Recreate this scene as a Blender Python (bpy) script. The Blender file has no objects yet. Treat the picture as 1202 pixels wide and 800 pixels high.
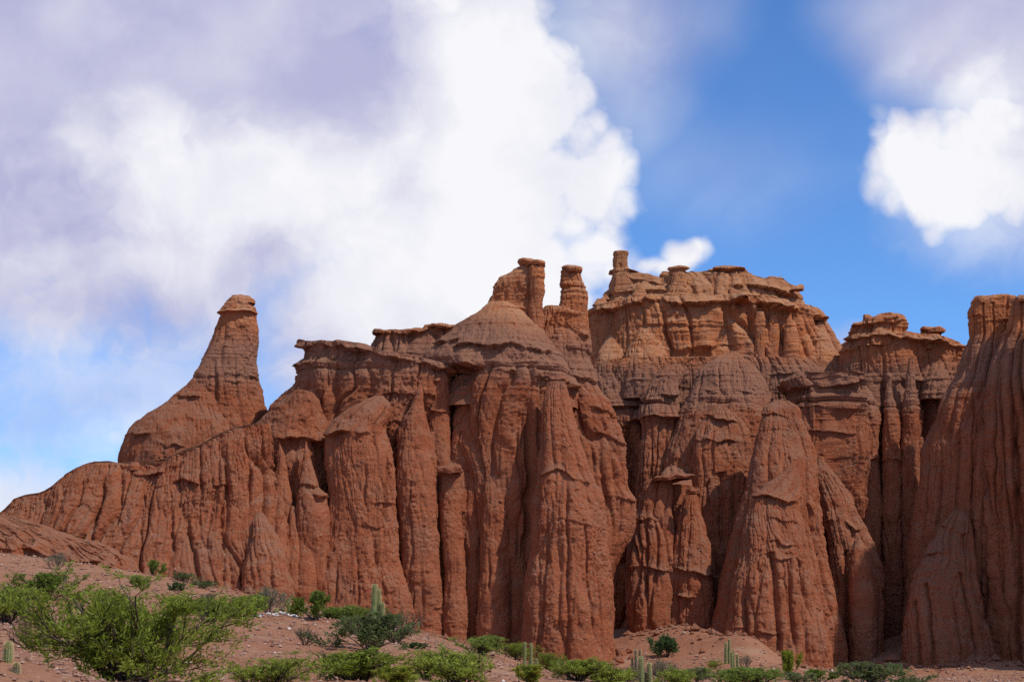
import bpy, math, random
import numpy as np
from mathutils import Vector

# ------------------------------------------------------------------ camera, sky, sun, exposure
W_PX, H_PX, F_PX = 1202.0, 800.0, 1850.0
PITCH = math.radians(10.0)
SP, CP = math.sin(PITCH), math.cos(PITCH)
scene = bpy.context.scene
COL = scene.collection

cam_d = bpy.data.cameras.new('camera')
cam = bpy.data.objects.new('camera', cam_d)
COL.objects.link(cam)
cam_d.sensor_width = 36.0
cam_d.lens = 36.0 * F_PX / W_PX
cam_d.clip_start = 0.1
cam_d.clip_end = 20000
cam.location = (0, 0, 0)
cam.rotation_euler = (math.pi / 2 + PITCH, 0, 0)
scene.camera = cam

SUN_EL, SUN_AZ = math.radians(54), math.radians(58)      # azimuth: to the right of straight behind the camera
to_sun = Vector((math.sin(SUN_AZ) * math.cos(SUN_EL), -math.cos(SUN_AZ) * math.cos(SUN_EL), math.sin(SUN_EL)))
sun_d = bpy.data.lights.new('sun', 'SUN')
sun_d.energy = 3.3
sun_d.angle = math.radians(0.6)
sun_d.color = (1.0, 0.94, 0.86)
sun = bpy.data.objects.new('sun', sun_d)
sun.rotation_euler = to_sun.to_track_quat('Z', 'Y').to_euler()
sun.location = to_sun * 300
COL.objects.link(sun)

scene.view_settings.view_transform = 'Standard'
scene.view_settings.look = 'None'
scene.view_settings.gamma = 1.0
scene.view_settings.use_curve_mapping = False
scene.view_settings.exposure = 0.0
scene.cycles.max_bounces = 4
scene.cycles.diffuse_bounces = 3
scene.cycles.use_denoising = False


class NT:
    """small helper that writes node trees"""
    def __init__(self, tree):
        self.t = tree
        self.n = tree.nodes
        self.l = tree.links

    def new(self, kind, **kw):
        nd = self.n.new(kind)
        for k, v in kw.items():
            setattr(nd, k, v)
        return nd

    def put(self, sock, v):
        if isinstance(v, bpy.types.NodeSocket):
            self.l.new(v, sock)
        elif v is not None:
            sock.default_value = v

    def math(self, op, a, b=None, c=None, clamp=False):
        nd = self.new('ShaderNodeMath', operation=op, use_clamp=clamp)
        for s, v in zip(nd.inputs, (a, b, c)):
            self.put(s, v)
        return nd.outputs[0]

    def vmath(self, op, a, b=None):
        nd = self.new('ShaderNodeVectorMath', operation=op)
        self.put(nd.inputs[0], a)
        if b is not None:
            self.put(nd.inputs[3 if op == 'SCALE' else 1], b)
        return nd.outputs['Value'] if op in ('DOT_PRODUCT', 'LENGTH') else nd.outputs[0]

    def noise(self, vec, scale, detail=4, rough=0.55, dist=0.0, color=False):
        nd = self.new('ShaderNodeTexNoise')
        self.put(nd.inputs['Vector'], vec)
        nd.inputs['Scale'].default_value = scale
        nd.inputs['Detail'].default_value = detail
        nd.inputs['Roughness'].default_value = rough
        nd.inputs['Distortion'].default_value = dist
        return nd.outputs['Color' if color else 'Fac']

    def voronoi(self, vec, scale, out='Distance', rand=1.0, feature='F1'):
        nd = self.new('ShaderNodeTexVoronoi', feature=feature)
        self.put(nd.inputs['Vector'], vec)
        nd.inputs['Scale'].default_value = scale
        nd.inputs['Randomness'].default_value = rand
        return nd.outputs[out]

    def smooth(self, v, lo, hi, a=0.0, b=1.0):
        nd = self.new('ShaderNodeMapRange', interpolation_type='SMOOTHSTEP')
        self.put(nd.inputs['Value'], v)
        for k, x in (('From Min', lo), ('From Max', hi), ('To Min', a), ('To Max', b)):
            self.put(nd.inputs[k], x)
        return nd.outputs[0]

    def mix(self, f, a, b, blend='MIX'):
        nd = self.new('ShaderNodeMix', data_type='RGBA', blend_type=blend)
        self.put(nd.inputs['Factor'], f)
        for s, v in ((nd.inputs['A'], a), (nd.inputs['B'], b)):
            pass
        ins = [s for s in nd.inputs if s.type == 'RGBA']
        for s, v in zip(ins, (a, b)):
            self.put(s, v if isinstance(v, bpy.types.NodeSocket) else (*v, 1.0))
        return [o for o in nd.outputs if o.type == 'RGBA'][0]


def build_sky():
    w = bpy.data.worlds.new('World')
    scene.world = w
    w.use_nodes = True
    w.cycles.sampling_method = 'MANUAL'
    w.cycles.sample_map_resolution = 256
    t = NT(w.node_tree)
    t.n.clear()
    out = t.new('ShaderNodeOutputWorld')
    sky = t.new('ShaderNodeTexSky', sky_type='NISHITA')
    sky.sun_disc = False
    sky.sun_elevation = SUN_EL
    sky.sun_rotation = math.atan2(to_sun.x, to_sun.y)
    sky.altitude = 1700
    sky.air_density = 1.0
    sky.dust_density = 0.6
    sky.ozone_density = 2.0
    d = t.new('ShaderNodeTexCoord').outputs['Generated']
    # plane coordinates on the sky around the direction the cliffs lie in (world space)
    fwd = t.vmath('DOT_PRODUCT', d, (0, CP, SP))
    k = F_PX / 601.0
    fs = t.math('MAXIMUM', fwd, 0.15)
    u = t.math('MULTIPLY', t.math('DIVIDE', t.vmath('DOT_PRODUCT', d, (1, 0, 0)), fs), k)
    v = t.math('MULTIPLY', t.math('DIVIDE', t.vmath('DOT_PRODUCT', d, (0, -SP, CP)), fs), k)
    comb = t.new('ShaderNodeCombineXYZ')
    t.put(comb.inputs[0], u); t.put(comb.inputs[1], v)
    uv = comb.outputs[0]
    def n2(vec, scale, detail, rough=0.55, color=False):
        nd = t.new('ShaderNodeTexNoise', noise_dimensions='2D')
        t.put(nd.inputs['Vector'], vec)
        nd.inputs['Scale'].default_value = scale; nd.inputs['Detail'].default_value = detail; nd.inputs['Roughness'].default_value = rough
        return nd.outputs['Color' if color else 'Fac']

    def v2(vec, scale):
        nd = t.new('ShaderNodeTexVoronoi', voronoi_dimensions='2D')
        t.put(nd.inputs['Vector'], vec); nd.inputs['Scale'].default_value = scale
        return t.math('SUBTRACT', 0.40, nd.outputs['Distance'])
    # wind-torn distortion, puffs in several sizes
    w1 = t.vmath('SUBTRACT', n2(uv, 3.0, 4, 0.55, True), (0.5, 0.5, 0.5))
    uvw = t.vmath('ADD', uv, t.vmath('SCALE', w1, 0.07))
    uvf = t.vmath('ADD', uv, t.vmath('SCALE', w1, 0.42))
    puff = t.math('SUBTRACT', n2(uvw, 5.0, 7, 0.58), 0.5)
    edge_noise = t.math('ADD', t.math('MULTIPLY', puff, 0.13),
                        t.math('ADD', t.math('MULTIPLY', v2(uvw, 8.0), 0.065), t.math('MULTIPLY', v2(uvw, 19.0), 0.05)))
    soft_noise = t.math('SUBTRACT', n2(uvf, 2.4, 6, 0.56), 0.5)
    calm = t.math('SUBTRACT', n2(uvw, 2.6, 3, 0.45), 0.5)

    def blob(px, py, rx, ry, vec=uv):
        m = t.new('ShaderNodeMapping')
        t.put(m.inputs['Vector'], vec)
        cu, cv, ru, rv = (px - 601) / 601, (400 - py) / 601, rx / 601, ry / 601
        m.inputs['Scale'].default_value = (1 / ru, 1 / rv, 0)
        m.inputs['Location'].default_value = (-cu / ru, -cv / rv, 0)
        ln = t.vmath('LENGTH', m.outputs[0])
        return t.math('MULTIPLY', t.math('SUBTRACT', 1.0, ln), min(ru, rv))

    def union(bl, sm=0.06):
        r = blob(*bl[0])
        for b in bl[1:]:
            r = t.math('SMOOTH_MAX', r, blob(*b), sm)
        return r

    def noisy(b, amp, lo, hi, a0=0.0, a1=1.0, nz=None):
        return t.smooth(t.math('ADD', b, t.math('MULTIPLY', soft_noise if nz is None else nz, amp)), lo, hi, a0, a1)
    # the cumulus: one great bank, the right cloud, small ones low over the rim
    bank = union([(560, 170, 150, 290), (650, 130, 84, 95), (676, 205, 80, 78), (692, 240, 72, 70), (702, 280, 56, 54), (640, 300, 90, 60), (612, 45, 60, 75), (610, 265, 120, 90), (600, 350, 120, 120)], 0.04)
    right = union([(1080, 190, 64, 72), (1062, 165, 40, 42), (1110, 235, 72, 46), (1150, 190, 120, 72), (1210, 190, 110, 90)], 0.04)
    small = union([(803, 298, 32, 21), (778, 312, 36, 13), (820, 288, 14, 14)], 0.02)
    low = union([(134, 512, 22, 18), (112, 545, 40, 15), (986, 398, 20, 9)], 0.02)
    bank_a = t.smooth(t.math('ADD', bank, edge_noise), -0.02, 0.075)
    right_a = t.smooth(t.math('ADD', right, t.math('MULTIPLY', edge_noise, 0.7)), -0.015, 0.05)
    small_a = t.smooth(t.math('ADD', small, t.math('MULTIPLY', edge_noise, 0.32)), -0.006, 0.022)
    low_a = t.smooth(t.math('ADD', low, t.math('MULTIPLY', edge_noise, 0.5)), -0.03, 0.05, 0, 0.75)
    # the bank trails away to the left without an edge
    left_a = t.math('MAXIMUM', noisy(blob(130, 130, 560, 315), 0.40, -0.03, 0.17), noisy(blob(455, 370, 190, 130), 0.25, -0.06, 0.10))
    # thin high veils, lavender grey
    veil = noisy(blob(1205, 30, 200, 125), 0.16, -0.07, 0.13, 0, 0.97, calm)
    for x in (noisy(blob(1190, 250, 150, 70), 0.2, -0.06, 0.12, 0, 0.6), noisy(blob(715, 30, 140, 160), 0.22, -0.06, 0.20, 0, 0.8, calm),
              noisy(blob(860, 190, 190, 110), 0.30, -0.05, 0.3, 0, 0.25, calm), noisy(blob(110, 470, 300, 150), 0.8, 0.02, 0.30, 0, 0.62),
              noisy(blob(15, 590, 130, 62), 0.3, -0.05, 0.12, 0, 0.9)):
        veil = t.math('MAXIMUM', veil, x)
    # how white the cloud is: sunlit puffs and shaded parts
    bright = noisy(blob(628, 190, 165, 300), 0.25, -0.10, 0.13)
    for b, hi in (((240, 222, 330, 85), 0.86), ((70, 190, 170, 60), 0.78), ((160, 300, 190, 55), 0.6), ((520, 330, 260, 130), 0.85), ((1110, 215, 170, 110), 1.0),
                  ((800, 305, 110, 70), 1.0), ((130, 525, 60, 60), 0.9), ((30, 580, 130, 60), 0.65), ((80, 430, 160, 60), 0.45)):
        bright = t.math('MAXIMUM', bright, noisy(blob(*b), 0.30, -0.05, 0.12, 0, hi))
    bright = t.math('ADD', t.math('ADD', 0.14, t.math('MULTIPLY', bright, 0.84)), t.math('ADD', t.math('ADD', t.math('MULTIPLY', soft_noise, 0.35), t.math('MULTIPLY', calm, 0.22)), t.math('MULTIPLY', puff, 0.62)), clamp=True)
    cum = t.math('MAXIMUM', t.math('MAXIMUM', bank_a, right_a), t.math('MAXIMUM', small_a, low_a))
    col = t.mix(bright, (0.47, 0.475, 0.70), (0.935, 0.938, 0.972))
    # rest of the dome, out of this picture: broken cloud
    gen = t.smooth(t.noise(d, 2.4, 5, 0.6), 0.46, 0.60)
    infront = t.smooth(fwd, 0.80, 0.88)
    a_all = t.math('MAXIMUM', t.math('MAXIMUM', cum, left_a), veil)
    a_fin = t.math('ADD', t.math('MULTIPLY', a_all, infront), t.math('MULTIPLY', gen, t.math('SUBTRACT', 1.0, infront)), clamp=True)
    c_fin = t.mix(infront, (0.44, 0.45, 0.52), col)
    bg1 = t.new('ShaderNodeBackground')
    tint = t.mix(1.0, sky.outputs[0], SKY_TINT, 'MULTIPLY')
    t.put(bg1.inputs[0], tint)
    bg1.inputs[1].default_value = SKY_STRENGTH
    bg2 = t.new('ShaderNodeBackground')
    t.put(bg2.inputs[0], c_fin)
    bg2.inputs[1].default_value = CLOUD_STRENGTH
    ms = t.new('ShaderNodeMixShader')
    t.put(ms.inputs[0], a_fin)
    t.l.new(bg1.outputs[0], ms.inputs[1])
    t.l.new(bg2.outputs[0], ms.inputs[2])
    t.l.new(ms.outputs[0], out.inputs[0])


SKY_STRENGTH, CLOUD_STRENGTH = 0.15, 1.0
SKY_TINT = (0.52, 0.82, 1.16)
build_sky()

# ------------------------------------------------------------------ numbers
RNG = np.random.default_rng(7)
TAB = (RNG.random((64, 64, 64)) * 2 - 1).astype(np.float32)
WOR = RNG.random((256, 256, 2)).astype(np.float32)


def vnoise(x, y, z):
    xi, yi, zi = np.floor(x), np.floor(y), np.floor(z)
    fx, fy, fz = x - xi, y - yi, z - zi
    fx = fx * fx * (3 - 2 * fx); fy = fy * fy * (3 - 2 * fy); fz = fz * fz * (3 - 2 * fz)
    x0 = xi.astype(np.int32) & 63; y0 = yi.astype(np.int32) & 63; z0 = zi.astype(np.int32) & 63
    x1 = (x0 + 1) & 63; y1 = (y0 + 1) & 63; z1 = (z0 + 1) & 63
    a = TAB[x0, y0, z0] * (1 - fx) + TAB[x1, y0, z0] * fx
    b = TAB[x0, y1, z0] * (1 - fx) + TAB[x1, y1, z0] * fx
    c = TAB[x0, y0, z1] * (1 - fx) + TAB[x1, y0, z1] * fx
    d = TAB[x0, y1, z1] * (1 - fx) + TAB[x1, y1, z1] * fx
    return (a * (1 - fy) + b * fy) * (1 - fz) + (c * (1 - fy) + d * fy) * fz


def fbm(x, y, z, octaves=4, gain=0.5):
    r, a = 0, 1.0
    for o in range(octaves):
        r = r + a * vnoise(x + 17.3 * o, y + 5.1 * o, z + 9.7 * o)
        a *= gain
        x, y, z = x * 2.03, y * 2.03, z * 2.03
    return r


def worley(u, v, seed=0):
    ui, vi = np.floor(u).astype(np.int32), np.floor(v).astype(np.int32)
    f1 = np.full(u.shape, 9.0, np.float32)
    f2 = f1.copy()
    for di in (-1, 0, 1):
        for dj in (-1, 0, 1):
            h = WOR[(ui + di + seed * 37) & 255, (vi + dj + seed * 91) & 255]
            dx = u - (ui + di + h[..., 0]); dy = v - (vi + dj + h[..., 1])
            q = np.sqrt(dx * dx + dy * dy)
            f2 = np.minimum(f2, np.maximum(f1, q))
            f1 = np.minimum(f1, q)
    return f1, f2


def sat(x):
    return np.clip(x, 0, 1)


def sstep(a, b, x):
    t = sat((x - a) / (b - a))
    return t * t * (3 - 2 * t)


def at(px, py, Y):
    """point of the world seen at photo pixel (px, py), Y metres ahead"""
    yc = (400 - py) / F_PX
    dep = Y / (CP - yc * SP)
    return dep * (px - 601) / F_PX, Y, dep * (SP + yc * CP)


def zat(py, Y):
    yc = (400 - py) / F_PX
    return Y / (CP - yc * SP) * (SP + yc * CP)


def xat(px, py, Y):
    return Y / (CP - (400 - py) / F_PX * SP) * (px - 601) / F_PX


# layers of the rock, the same through every formation
_lz, _lh = [-20.0], [0.0]
_r = random.Random(11)
while _lz[-1] < 60:
    th = _r.choice([0.18, 0.25, 0.35, 0.5, 0.8, 1.3])
    _lz.append(_lz[-1] + th)
    _lh.append(_r.uniform(-1, 1) if th > 0.3 else _r.uniform(0.1, 1.3))
_lz, _lh = np.array(_lz), np.array(_lh)


def strata(z):
    i = np.clip(np.searchsorted(_lz, z) - 1, 0, len(_lz) - 2)
    f = (z - _lz[i]) / (_lz[i + 1] - _lz[i])
    h = _lh[i]
    up = _lh[np.clip(i + 1, 0, len(_lh) - 1)]
    k = sat((z - (_lz[i + 1] - 0.07)) / 0.07)
    return (h * (1 - k) + up * k) + 0.35 * np.where(h > 0.2, 0.5 - f, 0)


# ------------------------------------------------------------------ objects
def link(o, parent=None):
    COL.objects.link(o)
    if parent is not None:
        o.parent = parent
        o.matrix_parent_inverse.identity()
        o.location = -Vector(parent.location) if parent.get('_w') else o.location
    return o


def thing(name, label, cat, loc, group=None):
    o = bpy.data.objects.new(name, None)
    o.empty_display_size = 0.3
    COL.objects.link(o)
    o.location = loc
    o['label'] = label
    o['category'] = cat
    if group:
        o['group'] = group
    return o


def mesh_from(name, verts, faces_q, mats, smooth=True, parent=None, faces_t=None, mat_idx=None):
    """verts in world metres (n,3); under a parent they are stored relative to it"""
    me = bpy.data.meshes.new(name)
    verts = np.asarray(verts, np.float32)
    if parent is not None:
        verts = verts - np.array(parent.location, np.float32)
    fq = np.asarray(faces_q, np.int32).reshape(-1, 4) if faces_q is not None else np.zeros((0, 4), np.int32)
    ft = np.asarray(faces_t, np.int32).reshape(-1, 3) if faces_t is not None else np.zeros((0, 3), np.int32)
    nq, ntr = len(fq), len(ft)
    me.vertices.add(len(verts))
    me.vertices.foreach_set('co', verts.ravel())
    me.loops.add(nq * 4 + ntr * 3)
    me.loops.foreach_set('vertex_index', np.concatenate([fq.ravel(), ft.ravel()]))
    me.polygons.add(nq + ntr)
    st = np.concatenate([np.arange(nq) * 4, nq * 4 + np.arange(ntr) * 3]).astype(np.int32)
    me.polygons.foreach_set('loop_start', st)
    me.polygons.foreach_set('use_smooth', np.full(nq + ntr, smooth))
    for m in (mats if isinstance(mats, (list, tuple)) else [mats]):
        me.materials.append(m)
    if mat_idx is not None:
        me.polygons.foreach_set('material_index', np.asarray(mat_idx, np.int32))
    me.update(calc_edges=True)
    me.validate()
    o = bpy.data.objects.new(name, me)
    COL.objects.link(o)
    if parent is not None:
        o.parent = parent
    return o


# ------------------------------------------------------------------ materials
def material(name):
    m = bpy.data.materials.new(name)
    m.use_nodes = True
    t = NT(m.node_tree)
    t.n.clear()
    out = t.new('ShaderNodeOutputMaterial')
    bs = t.new('ShaderNodeBsdfPrincipled')
    t.l.new(bs.outputs[0], out.inputs[0])
    bs.inputs['Roughness'].default_value = 0.95
    bs.inputs['Specular IOR Level'].default_value = 0.12
    return m, t, bs


def rock_material():
    m, t, bs = material('red_sandstone')
    geo = t.new('ShaderNodeNewGeometry')
    pos, nor = geo.outputs['Position'], geo.outputs['Normal']
    sep = t.new('ShaderNodeSeparateXYZ'); t.put(sep.inputs[0], pos)
    z = sep.outputs[2]
    nz = t.new('ShaderNodeSeparateXYZ'); t.put(nz.inputs[0], nor)
    stretch = t.new('ShaderNodeMapping'); t.put(stretch.inputs[0], pos)
    stretch.inputs['Scale'].default_value = (1, 1, 0.12)
    flat = t.new('ShaderNodeMapping'); t.put(flat.inputs[0], pos)
    flat.inputs['Scale'].default_value = (0.06, 0.06, 1.0)
    big = t.noise(pos, 0.11, 4, 0.6)
    mid = t.noise(pos, 0.7, 6, 0.65)
    streak = t.noise(stretch.outputs[0], 1.6, 5, 0.6)
    band = t.noise(flat.outputs[0], 1.3, 5, 0.65)
    zz = t.math('ADD', z, t.math('MULTIPLY', t.math('SUBTRACT', big, 0.5), 4.0))
    # brick red below, grey-brown gravel beds in the middle, orange above
    red = t.mix(t.smooth(mid, 0.35, 0.68), (0.305, 0.090, 0.040), (0.385, 0.132, 0.062))
    orange = t.mix(t.smooth(mid, 0.32, 0.68), (0.43, 0.140, 0.054), (0.54, 0.208, 0.088))
    c = t.mix(t.smooth(zz, 20.5, 23.5), red, orange)
    ochre = t.mix(mid, (0.33, 0.18, 0.09), (0.46, 0.26, 0.135))
    c = t.mix(t.math('MULTIPLY', t.smooth(zz, 28.0, 29.5), 0.45), c, ochre)
    # patches of fresh red face and of dull brown crust
    c = t.mix(t.smooth(big, 0.52, 0.66, 0, 0.5), c, (0.36, 0.125, 0.062))
    crust = t.mix(mid, (0.215, 0.090, 0.054), (0.30, 0.135, 0.082))
    c = t.mix(t.smooth(t.noise(pos, 0.35, 6, 0.68), 0.46, 0.64, 0, 0.48), c, crust)
    grey = t.mix(band, (0.225, 0.122, 0.083), (0.36, 0.21, 0.145))
    gb = t.math('MULTIPLY', t.smooth(zz, 16.5, 18.8), t.smooth(zz, 20.6, 23.0, 1.0, 0.0))
    c = t.mix(t.math('MULTIPLY', gb, 0.60), c, grey)
    # thin beds
    c = t.mix(t.smooth(band, 0.46, 0.72, 0.0, 0.25), c, (0.22, 0.088, 0.055))
    c = t.mix(t.smooth(band, 0.44, 0.30, 0.0, 0.30), c, (0.38, 0.18, 0.105))
    lines = t.new('ShaderNodeMapping'); t.put(lines.inputs[0], pos)
    lines.inputs['Scale'].default_value = (0.10, 0.10, 4.2)
    ln = t.noise(lines.outputs[0], 1.0, 3, 0.6)
    c = t.mix(t.math('MULTIPLY', t.math('MULTIPLY', t.smooth(ln, 0.58, 0.70), t.smooth(mid, 0.42, 0.66)), t.smooth(zz, 15.0, 19.0, 0.10, 0.5)), c, t.mix(0.6, c, (0.11, 0.055, 0.036)))
    # streaks of wash and varnish down the faces
    c = t.mix(t.smooth(streak, 0.56, 0.76, 0.0, 0.45), c, (0.15, 0.060, 0.038))
    c = t.mix(t.smooth(streak, 0.46, 0.28, 0.0, 0.40), c, (0.37, 0.145, 0.075))
    # gravel and dust lie where the rock is less steep
    slope = t.smooth(t.math('ADD', nz.outputs[2], t.math('MULTIPLY', t.math('SUBTRACT', mid, 0.5), 0.5)), 0.25, 0.65)
    dust = t.mix(t.smooth(zz, 21.5, 23.5), t.mix(mid, (0.215, 0.098, 0.056), (0.300, 0.152, 0.096)), t.mix(mid, (0.38, 0.185, 0.095), (0.50, 0.265, 0.145)))
    c = t.mix(t.math('MULTIPLY', slope, 0.75), c, dust)
    # pebbles in the conglomerate
    vc = t.voronoi(pos, 4.5, 'Color'); vd = t.voronoi(pos, 4.5)
    sepc = t.new('ShaderNodeSeparateColor'); t.put(sepc.inputs[0], vc)
    peb = t.math('MULTIPLY', t.smooth(vd, 0.34, 0.24), t.smooth(sepc.outputs[0], 0.90, 0.93))
    c = t.mix(t.math('MULTIPLY', peb, 0.55), c, (0.48, 0.33, 0.25))
    pit = t.math('MULTIPLY', t.smooth(vd, 0.30, 0.18), t.smooth(sepc.outputs[1], 0.93, 0.95))
    c = t.mix(t.math('MULTIPLY', pit, 0.6), c, (0.07, 0.03, 0.02))
    fine = t.noise(pos, 6.0, 4, 0.85)
    c = t.mix(1.0, c, t.mix(fine, (0.62, 0.62, 0.62), (1.40, 1.40, 1.40)), 'MULTIPLY')
    t.put(bs.inputs['Base Color'], c)
    bump1 = t.new('ShaderNodeBump'); bump1.inputs['Strength'].default_value = 0.8; bump1.inputs['Distance'].default_value = 0.20
    h = t.math('ADD', t.math('ADD', t.math('MULTIPLY', t.noise(pos, 3.0, 4, 0.7), 0.6), t.math('MULTIPLY', t.noise(pos, 9.0, 4, 0.75), 0.55)), t.math('MULTIPLY', t.math('SUBTRACT', peb, pit), 0.35))
    h = t.math('ADD', h, t.math('MULTIPLY', t.noise(stretch.outputs[0], 4.0, 4, 0.65), 0.8))
    h = t.math('ADD', h, t.math('MULTIPLY', t.smooth(ln, 0.40, 0.70), t.smooth(zz, 14.0, 19.0, 0.06, 0.30)))
    t.put(bump1.inputs['Height'], h)
    t.l.new(bump1.outputs[0], bs.inputs['Normal'])
    return m


ROCK = rock_material()


# ------------------------------------------------------------------ rock builder
BACK = dict(column=1.3, pillar=2.0, lump=1.2, front_pillar=2.2, cone_body=4.0, cone_apron=3.6, rib=1.5, dome_body=3.5, dome_buttress=2.5, dome_shoulder=2.5, tower_foot=3.0, hood=1.2)


def rock(part, rows, Y, parent=None, dep=None, ratio=0.8, seed=0, ex=2.2, crest=None, flute=(0.35, 1.7, 7), rill=(0.09, 0.5, 5),
         ledges=(), cracks=(), st=0.10, rough=1.0, res=0.062, topr=0.10, lean=0.0, off=0.0, back=None):
    """a weathered mass of rock standing Y metres ahead. rows: (height as photo row, left, right edge) from the bottom up,
    turned into metres here; the body is closed all round, its plan an oval of its own depth, and real relief is cut into it:
    flutes, rills, beds, named ledges and cracks, and rubble-sized roughness."""
    back = BACK.get(part, 0.0) if back is None else back
    rows = sorted(rows, key=lambda r: -r[0])
    zr = np.array([zat(r[0], Y) for r in rows])
    xl = np.array([xat(r[1], r[0], Y) for r in rows])
    xr = np.array([xat(r[2], r[0], Y) for r in rows])
    zb, zt = zr[0], zr[-1]
    n_z = int(np.clip((zt - zb) / res, 8, 640))
    t = np.linspace(0, 1, n_z)
    z1 = zb + (zt - zb) * t

    def sm(a):
        v = np.interp(z1, zr, a)
        kk = max(1, int(0.22 / ((zt - zb) / n_z)))
        if kk > 1:
            ker = np.hanning(kk + 2)[1:-1]; ker /= ker.sum()
            v = np.convolve(np.pad(v, kk, mode='edge'), ker, mode='same')[kk:-kk]
        return v
    L, R = sm(xl), sm(xr)
    cx, hw = (L + R) / 2, np.maximum((R - L) / 2, 0.03)
    if dep is None:
        hd = hw * ratio
    else:
        hd = dep[0] + (dep[1] - dep[0]) * t ** 0.8
    # cap rings close the top
    n_c = max(4, min(14, int(hw[-1] / 0.25)))
    # plan: more points on the side that faces the valley
    wm, dm = float(np.quantile(hw, 0.7)), float(np.quantile(hd, 0.7))
    th = np.linspace(0, 2 * math.pi, 4001)
    px_, py_ = wm * np.cos(th), dm * np.sin(th)
    ds = np.hypot(np.diff(px_), np.diff(py_))
    wgt = np.where(np.sin(th[:-1]) < 0.25, 1.0, 0.16)
    acc = np.concatenate([[0], np.cumsum(ds * wgt)])
    n_t = int(np.clip(acc[-1] / res, 16, 1100))
    ang = np.interp(np.arange(n_t) / n_t * acc[-1], acc, th)
    arc = np.interp(ang, th, np.concatenate([[0], np.cumsum(ds)]))
    ca, sa = np.cos(ang), np.sin(ang)
    ux = np.sign(ca) * np.abs(ca) ** (2 / ex)
    uy = np.sign(sa) * np.abs(sa) ** (2 / ex)
    rs = np.concatenate([np.ones(n_z), np.cos(np.linspace(0, math.pi / 2, n_c + 1)[1:]) ** 0.8])
    rs[-1] = 0.0
    idx = np.minimum(np.arange(n_z + n_c), n_z - 1)
    tt = np.concatenate([t, np.full(n_c, 1.0)])[:, None]
    dome = np.concatenate([np.zeros(n_z), np.linspace(0, 1, n_c + 1)[1:] ** 0.7])[:, None] * topr * min(1.5, hw[-1])
    bk = (back * np.clip((t - 0.25) / 0.75, 0, 1) ** 1.6)[idx][:, None]
    X = cx[idx][:, None] + (hw[idx] * rs)[:, None] * ux[None, :]
    Yy = Y + off + bk + (hd[idx] * rs)[:, None] * uy[None, :]
    Z = np.repeat(np.concatenate([z1, np.full(n_c, zt)])[:, None] + dome, n_t, 1)
    if crest is not None:
        cpx = np.array([xat(a, b, Y) for a, b in crest]); cz = np.array([zat(b, Y) for a, b in crest])
        ztop = np.interp(X, cpx, cz)
        Z = zb + (Z - zb) * (ztop - zb) / (zt - zb)
    if part in ('caprock', 'capstone', 'slab', 'chimney', 'pinnacle', 'turret', 'knob'):
        am = 0.34 if part in ('caprock', 'capstone', 'slab') else 0.14
        oo = seed * 5.3
        k1 = 1 + am * (vnoise(ux * 1.1 + oo, uy * 1.1, ux * 0 + oo) + 0.7 * vnoise(ux * 2.7 + oo, uy * 2.7 + 3, ux * 0))[None, :] * (0.6 + 0.4 * np.sin(Z * 2.5 + oo))
        X = cx[idx][:, None] + (X - cx[idx][:, None]) * k1
        Yy = Y + off + bk + (Yy - (Y + off + bk)) * k1
        if am > 0.3:
            Z = Z + (X - cx[idx][:, None]) * 0.09 * math.sin(oo) + 0.10 * vnoise(X * 1.4 + oo, Yy * 1.4, Z * 0)
    X = X * (1 + bk / Y)
    Z = Z * (1 + bk / Y)
    X, Yy, Z = (a.astype(np.float32) for a in (X, Yy, Z))
    s = np.repeat(arc[None, :], n_z + n_c, 0).astype(np.float32)
    # outward direction of the plain body, level
    nx, ny = ux / max(wm, 0.05), uy / max(dm, 0.05)
    nl = np.hypot(nx, ny) + 1e-6
    nx, ny = (nx / nl)[None, :], (ny / nl)[None, :]
    o = seed * 3.7
    # narrow parts get shallower relief; flutes keep their width and gather upwards
    wl = np.clip(hw / max(0.75 * wm, 0.05), 0.12, 1.0)[idx][:, None].astype(np.float32)
    wq = (0.45 + 0.55 * np.clip(hw / wm, 0.1, 1.3))[idx][:, None].astype(np.float32)
    s = (s - np.float32(np.interp(1.5 * math.pi, th, np.concatenate([[0], np.cumsum(ds)])))) * wq
    size = min(1.0, wm / 1.6)
    warp = vnoise(X * 0.35 + o, Yy * 0.35, Z * 0.22) * 0.5 + vnoise(X * 1.1, Yy * 1.1 + o, Z * 0.6) * 0.16
    D = np.zeros_like(X)
    fa, fw, fas = flute
    s2 = s + warp * 1.3 + lean * Z
    if fa > 0:
        f1, f2 = worley(s2 / fw + o, (Z + warp * 2) / (fw * fas) + o, seed)
        b = 1 - (1 - sat((f2 - f1) / 0.42)) ** 2.6
        fv = 0.45 + 0.9 * sstep(-0.4, 0.4, vnoise(X * 0.22 + o, Yy * 0.22, Z * 0.12 + 13))
        D += fv * fa * size * wl * (b - 0.72) * (1 - 0.6 * sstep(0.80, 1.0, tt) if crest is not None else 1.0)
    ra, rw, ras = rill
    if ra > 0:
        f1, f2 = worley((s2 + warp * 0.3) / rw + o * 2, Z / (rw * ras) + o, seed + 3)
        b = 1 - (1 - sat((f2 - f1) / 0.34)) ** 2.4
        patch = sstep(-0.35, 0.4, vnoise(X * 0.25 + 3, Yy * 0.25 + o, Z * 0.25))
        D += ra * size * np.sqrt(wl) * (b - 0.7) * (0.35 + 0.9 * patch)
    # beds
    zz = Z + 0.55 * vnoise(X * 0.09, Yy * 0.09, Z * 0.05 + 7) + 0.12 * vnoise(X * 0.8, Yy * 0.8, Z * 0.8) - 0.006 * X
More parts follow.
